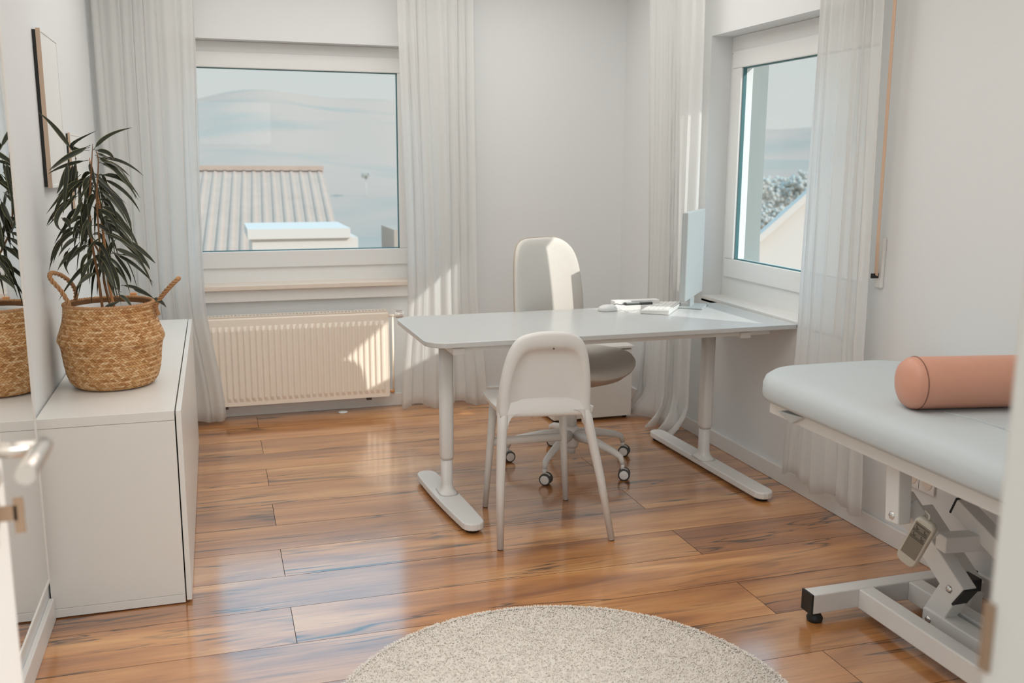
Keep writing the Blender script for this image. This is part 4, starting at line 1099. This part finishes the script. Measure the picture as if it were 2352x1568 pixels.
# horizontal cross tube and upper arm
tb('cross_tube', P2(2160, 1246, 1.99), V((2.36, P2(2160, 1246, 1.99).y-0.05, P2(2160, 1246, 1.99).z)), 0.05, 0.05)
tb('upper_arm', P2(2206, 1160, 2.12), P2(2330, 1290, 2.12), 0.05, 0.055, up=(0, 0.3, 1))
q_ = P2(2206, 1160, 2.12); q2_ = P2(2330, 1290, 2.12); dd_ = (q_-q2_).normalized()
tb('end_cap', q_, q_ + dd_*0.005, 0.052, 0.057, up=(0, 0.3, 1), m_=M_black, bv=0)
# hanging bracket post with bolt
hb = P2(2062, 1100, 1.80); hb2 = P2(2062, 1198, 1.80)
tb('hanger_post', V((1.80, hb.y, 0.615)), V((1.80, hb2.y, hb2.z)), 0.045, 0.055, up=(0, 1, 0))
bolt((1.778, P2(2050, 1183, 1.78).y, P2(2050, 1183, 1.78).z))
tb('scissor_arm', P2(2085, 1155, 1.84), P2(2140, 1235, 1.90), 0.03, 0.045, up=(0, 0.3, 1))
b = MB(); q = AX(2262, 1168, 2.15); b.lathe([(0.001, 0), (0.03, 0), (0.04, -0.02), (0.014, -0.025), (0.012, -0.07), (0.001, -0.07)], (q.x, q.y, 0.612), 20); b.build('motor_mount', M_satin, tt)
# hand control
hc = thing('hand_control', 'cream hand control with grey keypad hanging from the treatment table', 'remote control', AX(2105, 1245, 1.79))
A = AX(2132, 1196, 1.79); B = AX(2079, 1290, 1.79); ax_ = (B-A); Lc = ax_.length; ax_.normalize()
vw = (A - CP).normalized(); sdv = ax_.cross(vw).normalized(); nv = sdv.cross(ax_).normalized()
if nv.dot(vw) > 0: nv = -nv
sdv = (sdv*0.93 + nv*0.25).normalized(); nv = sdv.cross(ax_).normalized()
if nv.dot(vw) > 0: nv = -nv
def hp(u, v, d): return A + ax_*(u*Lc) + sdv*v + nv*d
hwid = 0.029
def hring(d, ins):
    pts = rounded_rect(0+ins/Lc, 1-ins/Lc, -hwid+ins, hwid-ins, 0.001, 1)
    out = []
    rr = 0.018
    for cx_, cy_, a0 in ((Lc-ins-rr, hwid-ins-rr, 0), (ins+rr, hwid-ins-rr, 90), (ins+rr, -hwid+ins+rr, 180), (Lc-ins-rr, -hwid+ins+rr, 270)):
        for k_ in range(7):
            a = math.radians(a0 + 15*k_); out.append(hp((cx_ + rr*math.cos(a))/Lc, cy_ + rr*math.sin(a), d))
    return out
b = MB(); b.loft([hring(-0.012, 0.004), hring(-0.009, 0.0), hring(0.006, 0.0), hring(0.010, 0.003)]); b.build('control_body', M_remote, hc)
b = MB(); b.beam(hp(0.09, 0, 0.0105), hp(0.80, 0, 0.0105), 0.046, 0.0012, up=tuple(nv)); kp = b.build('keypad', M_grey, hc, bevel=0.0005)
b = MB()
for u in (0.13, 0.24, 0.27, 0.38, 0.41): b.beam(hp(u, -0.021, 0.0116), hp(u, 0.021, 0.0116), 0.0012, 0.0006, up=tuple(nv))
for u in (0.19, 0.33):
    for v in (-0.012, 0.012):
        b.beam(hp(u-0.03, v-0.004, 0.0116), hp(u+0.03, v, 0.0116), 0.0018, 0.0006, up=tuple(nv)); b.beam(hp(u+0.03, v, 0.0116), hp(u+0.01, v+0.006, 0.0116), 0.0018, 0.0006, up=tuple(nv))
b.build('key_symbols', M_black, hc)
b = MB(); b.beam(hp(0.02, -0.02, -0.015), hp(0.45, -0.026, -0.02), 0.02, 0.004, up=tuple(sdv)); b.tube([hp(0.0, 0.0, -0.004), hp(-0.05, -0.006, -0.012), hp(-0.04, -0.024, -0.02)], 0.003, 8); b.build('hook', M_remote, hc)
# bolster
blp = AZ(2094, 946, TZ); brp = AZ(2300, 941, TZ)
axb = (brp-blp); axb.z = 0; axb.normalize(); RB = 0.0735
bol = thing('bolster', 'dusty pink cylindrical bolster lying across the treatment table', 'bolster', (blp.x, blp.y, TZ))
cen0 = V((blp.x, blp.y, TZ+RB+0.0012)) + V((-axb.y, axb.x, 0))*0.035 - axb*0.0
def bring(r, o_):
    s_ = V((-axb.y, axb.x, 0)); return [cen0 + axb*o_ + s_*(r*math.cos(a)) + V((0, 0, r*math.sin(a))) for a in [2*PI*k_/48 for k_ in range(48)]]
Lb = 0.40
b = MB(); b.loft([bring(RB*0.05, -0.018), bring(RB*0.5, -0.015), bring(RB*0.85, -0.005), bring(RB*0.97, 0.008), bring(RB, 0.022), bring(RB, Lb), bring(RB*0.95, Lb+0.02), bring(RB*0.5, Lb+0.035)])
b.build('bolster_body', M_bolster, bol)
rg = bring(RB+0.0003, 0.022); MB().tube(rg + [rg[0]], 0.0014, 6, cap=False).build('piping', M_seam, bol)

# ------------------------------------------------------------------ wall fittings on the right wall
st_ = thing('blind_strap', 'peach roller blind strap hanging beside the side window', 'blind strap', (XR, 3.04, 1.0))
b = MB(); s0, s1, s2 = AX(2056, 0, 2.350), AX(2016, 560, 2.362), AX(2012, 632, 2.385)
b.beam(s0 + (s0-s1)*0.6, s1, 0.003, 0.016, up=(0, 1, 0)); b.beam(s1, s2, 0.003, 0.016, up=(0, 1, 0)); b.build('strap', M_strap, st_)
b = MB(); b.box(XR-0.014, XR, 3.005, 3.045, 0.965, 1.155); b.build('winder_plate', M_trim, st_, bevel=0.004)
b = MB(); b.box(XR-0.043, XR-0.012, 3.022, 3.030, 1.002, 1.020); b.build('strap_slot', M_black, st_)
so = thing('wall_socket', 'white double wall socket below the treatment table', 'wall socket', (XR, 2.70, 0.30))
SY0, SY1, SZ0, SZ1 = AX(2128, 1110, XR).y, AX(2082, 1090, XR).y, 0.262, 0.342
SY0 = SY1 - 0.155
MB().box(XR-0.009, XR, SY0, SY1, SZ0, SZ1).build('cover_plate', M_trim, so, bevel=0.002)
for cy_ in (SY1-0.04, SY0+0.037):
    b = MB(); b.lathe([(0.026, -0.0095), (0.026, -0.008), (0.022, -0.002), (0.001, -0.002)], (XR-0.001, cy_, (SZ0+SZ1)/2), 28, 'X'); s_ = b.build('socket_well', M_sill, so)
    b = MB(); b.lathe([(0.001, -0.0045), (0.0028, -0.0045), (0.0028, -0.002)], (XR-0.001, cy_-0.009, (SZ0+SZ1)/2), 10, 'X'); b.lathe([(0.001, -0.0045), (0.0028, -0.0045), (0.0028, -0.002)], (XR-0.001, cy_+0.009, (SZ0+SZ1)/2), 10, 'X'); b.build('contact_hole', M_black, s_)
MB().box(XR-0.0098, XR-0.009, (SY0+SY1)/2-0.0006, (SY0+SY1)/2+0.0006, SZ0+0.004, SZ1-0.004).build('plate_joint', M_rubber, so)

# unseen panel housings added to go with the ceiling fill lights
for yl, lbl in ((1.95, 'added flat white fill light panel nearest the door'), (4.25, 'added flat white fill light panel above the desk')):
    cl = thing('fill_panel', lbl, 'added fill panel', (0.95, yl, 2.60))
    b = MB(); b.box(-0.28, 2.18, yl-0.83, yl+0.83, 2.575, 2.62); b.build('fill_panel_housing', M_trim, cl, bevel=0.004)

# ------------------------------------------------------------------ outside
def mat_hill():
    m = bpy.data.materials.new('hazy_hillside'); m.use_nodes = True
    n = m.node_tree; L = n.links; b = n.nodes['Principled BSDF']
    tc = n.nodes.new('ShaderNodeTexCoord'); mp = n.nodes.new('ShaderNodeMapping'); mp.inputs['Scale'].default_value = (0.010, 0.010, 0.06); L.new(tc.outputs['Object'], mp.inputs[0])
    ns = n.nodes.new('ShaderNodeTexNoise'); ns.inputs['Scale'].default_value = 1.6; ns.inputs['Detail'].default_value = 6; L.new(mp.outputs[0], ns.inputs[0])
    r = n.nodes.new('ShaderNodeValToRGB'); L.new(ns.outputs[0], r.inputs[0])
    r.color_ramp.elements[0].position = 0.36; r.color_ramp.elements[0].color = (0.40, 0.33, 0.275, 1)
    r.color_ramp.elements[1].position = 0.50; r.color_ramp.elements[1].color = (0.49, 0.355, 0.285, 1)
    L.new(r.outputs[0], b.inputs['Base Color']); b.inputs['Roughness'].default_value = 1.0; b.inputs['Specular IOR Level'].default_value = 0.0
    return m
M_hill = mat_hill()
bm = bmesh.new(); grid = []
NA, NRr = 120, 40
for j in range(NRr+1):
    t = j/NRr; r_ = 25 + 475*t**1.6; row = []
    for i in range(NA+1):
        az = math.radians(-45 + 115*i/NA)
        e_ = 0.052 + 0.012*math.sin(az*7+1.2) + 0.007*math.sin(az*17+0.5) + 0.003*math.sin(az*43)
        hgt = -6.5 + (e_*500 + 7.9)*(max(0, (r_-150)/350))**1.25 + (2.5*math.sin(r_*0.035+az*9) if r_ > 110 else 0)
        row.append(bm.verts.new((r_*math.sin(az), r_*math.cos(az), hgt)))
    grid.append(row)
for j in range(NRr):
    for i in range(NA):
        f = bm.faces.new((grid[j][i], grid[j][i+1], grid[j+1][i+1], grid[j+1][i])); f.smooth = True
me = bpy.data.meshes.new('hillside'); bm.to_mesh(me); bm.free(); me.materials.append(M_hill)
o = bpy.data.objects.new('hillside', me); COL.objects.link(o); tag(o, 'hazy pale hillside beyond both windows', 'hill', kind='structure')
M_roof = mat('pale_roof_tiles', (0.49, 0.345, 0.27), 0.9, 0.1, 0.10, 3)
M_render = mat('white_render', (0.64, 0.54, 0.47), 0.9, 0.1)
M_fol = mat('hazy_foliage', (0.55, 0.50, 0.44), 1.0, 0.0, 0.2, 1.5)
# tiled roof house beyond window 1
hs = thing('tiled_house', 'house with a ribbed pale tile roof seen through the picture window', 'house', (-1.0, 16, -6))
RYr, RYe = 19.0, 14.0
pr = AY(742, 392, RYr); pe = AY(790, 545, RYe); zr = pr.z; ze = AY(600, 600, RYe).z
xl_ = -7.0
b = MB(); vs_ = [(xl_, RYr, zr), (pr.x, RYr, zr), (pe.x, RYe, ze), (xl_, RYe, ze)]
f0 = [b.bm.verts.new(v) for v in vs_]; f1 = [b.bm.verts.new((v[0], v[1]+0.05, v[2]-0.15)) for v in vs_]
b.bm.faces.new(f0); b.bm.faces.new(f1[::-1])
for k_ in range(4): b.bm.faces.new((f0[k_], f0[(k_+1) % 4], f1[(k_+1) % 4], f1[k_]))
b.build('roof', M_roof, hs)
b = MB(); nt_ = 52
for i in range(nt_):
    x0 = xl_ + (pr.x - xl_)*(i+0.5)/nt_; x1 = xl_ + (pe.x - xl_)*(i+0.5)/nt_
    rows_ = 16; 
    for j in range(rows_):
        ta, tb_ = j/rows_, (j+1)/rows_
        if j: continue
        tb_ = 1.0
        pA = V((x0 + (x1-x0)*ta, RYr + (RYe-RYr)*ta, zr + (ze-zr)*ta + 0.01)); pB = V((x0 + (x1-x0)*tb_, RYr + (RYe-RYr)*tb_, zr + (ze-zr)*tb_ + 0.05))
        b.tube([pA - V((0,0,0.055)), pB - V((0,0,0.085))], [0.068, 0.072], 6, cap=False)
o = b.build('roof_tiles', M_roof, hs); o['kind'] = 'stuff'
MB().beam((xl_, RYr, zr+0.05), (pr.x, RYr, zr+0.05), 0.22, 0.08).build('ridge', M_roof, hs)
MB().box(xl_, pe.x-0.4, RYe+0.4, RYr+4, -6.5, ze-0.2).build('house_wall', M_render, hs)
b = MB(); vs_ = [(xl_, RYr, zr), (pr.x, RYr, zr), (pe.x, RYr+5, ze), (xl_, RYr+5, ze)]
f0 = [b.bm.verts.new(v) for v in vs_]; b.bm.faces.new(f0); b.build('roof', M_roof, hs)
fb = thing('flat_roof_annex', 'bright white flat annex in front of the tiled roof', 'building', (0, 12, -6))
p0 = AY(578, 530, 12.0); p1 = AY(822, 530, 12.0)
b = MB(); b.box(p0.x, p1.x, 12.0, 13.2, -6.5, p0.z-0.10); b.build('annex_wall', M_render, fb)
b = MB(); b.box(p0.x-0.05, p1.x-0.1, 11.95, 13.25, p0.z-0.10, p0.z+0.02); b.build('parapet', M_render, fb)
p0 = AY(905, 528, 12.5)
tag(MB().box(p0.x, p0.x+1.2, 12.5, 13.5, -6.5, p0.z).build('garden_shed', M_hill), 'small bluish building at the lower right corner of the picture window', 'building')
# white gable beyond window 2
gh = thing('white_house', 'white house with a steep verge seen through the side window', 'house', (7, 9, -6))
D = 13.0
pts = [AY(1745, 545, D), AY(1855, 430, D), AY(1990, 330, D), AY(1990, 800, D), AY(1745, 800, D)]
b = MB(); f0 = [b.bm.verts.new(p) for p in pts]; f1 = [b.bm.verts.new(p + V((2.3, 3.2, -0.9))) for p in pts]
b.bm.faces.new(f0); b.bm.faces.new(f1[::-1])
for k_ in range(5): b.bm.faces.new((f0[k_], f0[(k_+1) % 5], f1[(k_+1) % 5], f1[k_]))
b.build('gable_wall', M_render, gh)
b = MB(); b.beam(AY(1738, 550, D-0.1), AY(1990, 326, D-0.1), 0.12, 0.10); b.build('verge_board', M_render, gh)
# trees and village
tr_r = random.Random(4)
def tree(px, py, D, r, label, grp):
    c = AY(px, py, D); t = thing('garden_tree', label, 'tree', (c.x, c.y, -6.5), grp)
    MB().tube([(c.x, c.y, -6.5), (c.x, c.y, c.z)], [r*0.12, r*0.06], 8).build('trunk', M_fol, t)
    b = MB()
    for k_ in range(170):
        v = V((tr_r.gauss(0, 1), tr_r.gauss(0, 1), tr_r.gauss(0, 1))).normalized()*r*tr_r.uniform(0.3, 1.0)
        mt = Matrix.Translation(c + V((v.x, v.y, v.z*0.8)))
        bmesh.ops.create_icosphere(b.bm, subdivisions=1, radius=r*tr_r.uniform(0.07, 0.15), matrix=mt)
    b.build('foliage', M_fol, t)
tree(1765, 505, 30, 0.75, 'pale leafy tree left of the white gable', None)
tree(1738, 440, 90, 2.2, 'left tree of the dark band in the side window', None)
tree(1785, 440, 105, 2.6, 'middle tree of the dark band in the side window', None)
tree(1836, 432, 92, 2.4, 'right tree of the dark band in the side window', None)
tree(840, 402, 160, 0.8, 'tiny dark tree on the pale slope in the picture window', None)
VL = ['leftmost tiny house of the distant village in the side window', 'second tiny village house from the left in the side window', 'lowest tiny village house left of the treeline gap', 'topmost tiny village house in the middle of the side window', 'fifth tiny village house, just right of the topmost one', 'sixth tiny village house, close to the sheer curtain side', 'lone rightmost tiny village house by the right curtain']
for k_, (px, py) in enumerate([(1737, 386), (1752, 392), (1764, 398), (1772, 387), (1786, 391), (1797, 394), (1838, 393)]):
    c = AY(px, py, 260); s_ = 0.55
    t = thing('village_house', VL[k_], 'house', (c.x, c.y, c.z), 'distant village houses')
    MB().box(c.x-s_, c.x+s_, c.y-s_, c.y+s_, c.z-s_*4, c.z+s_*0.5).build('house_wall', M_render, t)
    b = MB(); z_ = c.z+s_*0.5
    v = [b.bm.verts.new(p) for p in ((c.x-s_, c.y-s_, z_), (c.x+s_, c.y-s_, z_), (c.x+s_, c.y+s_, z_), (c.x-s_, c.y+s_, z_), (c.x-s_, c.y, z_+s_*0.6), (c.x+s_, c.y, z_+s_*0.6))]
    for f in ((0,1,5,4), (2,3,4,5), (0,4,3), (1,2,5)): b.bm.faces.new([v[i] for i in f])
    b.build('roof', M_roof, t)
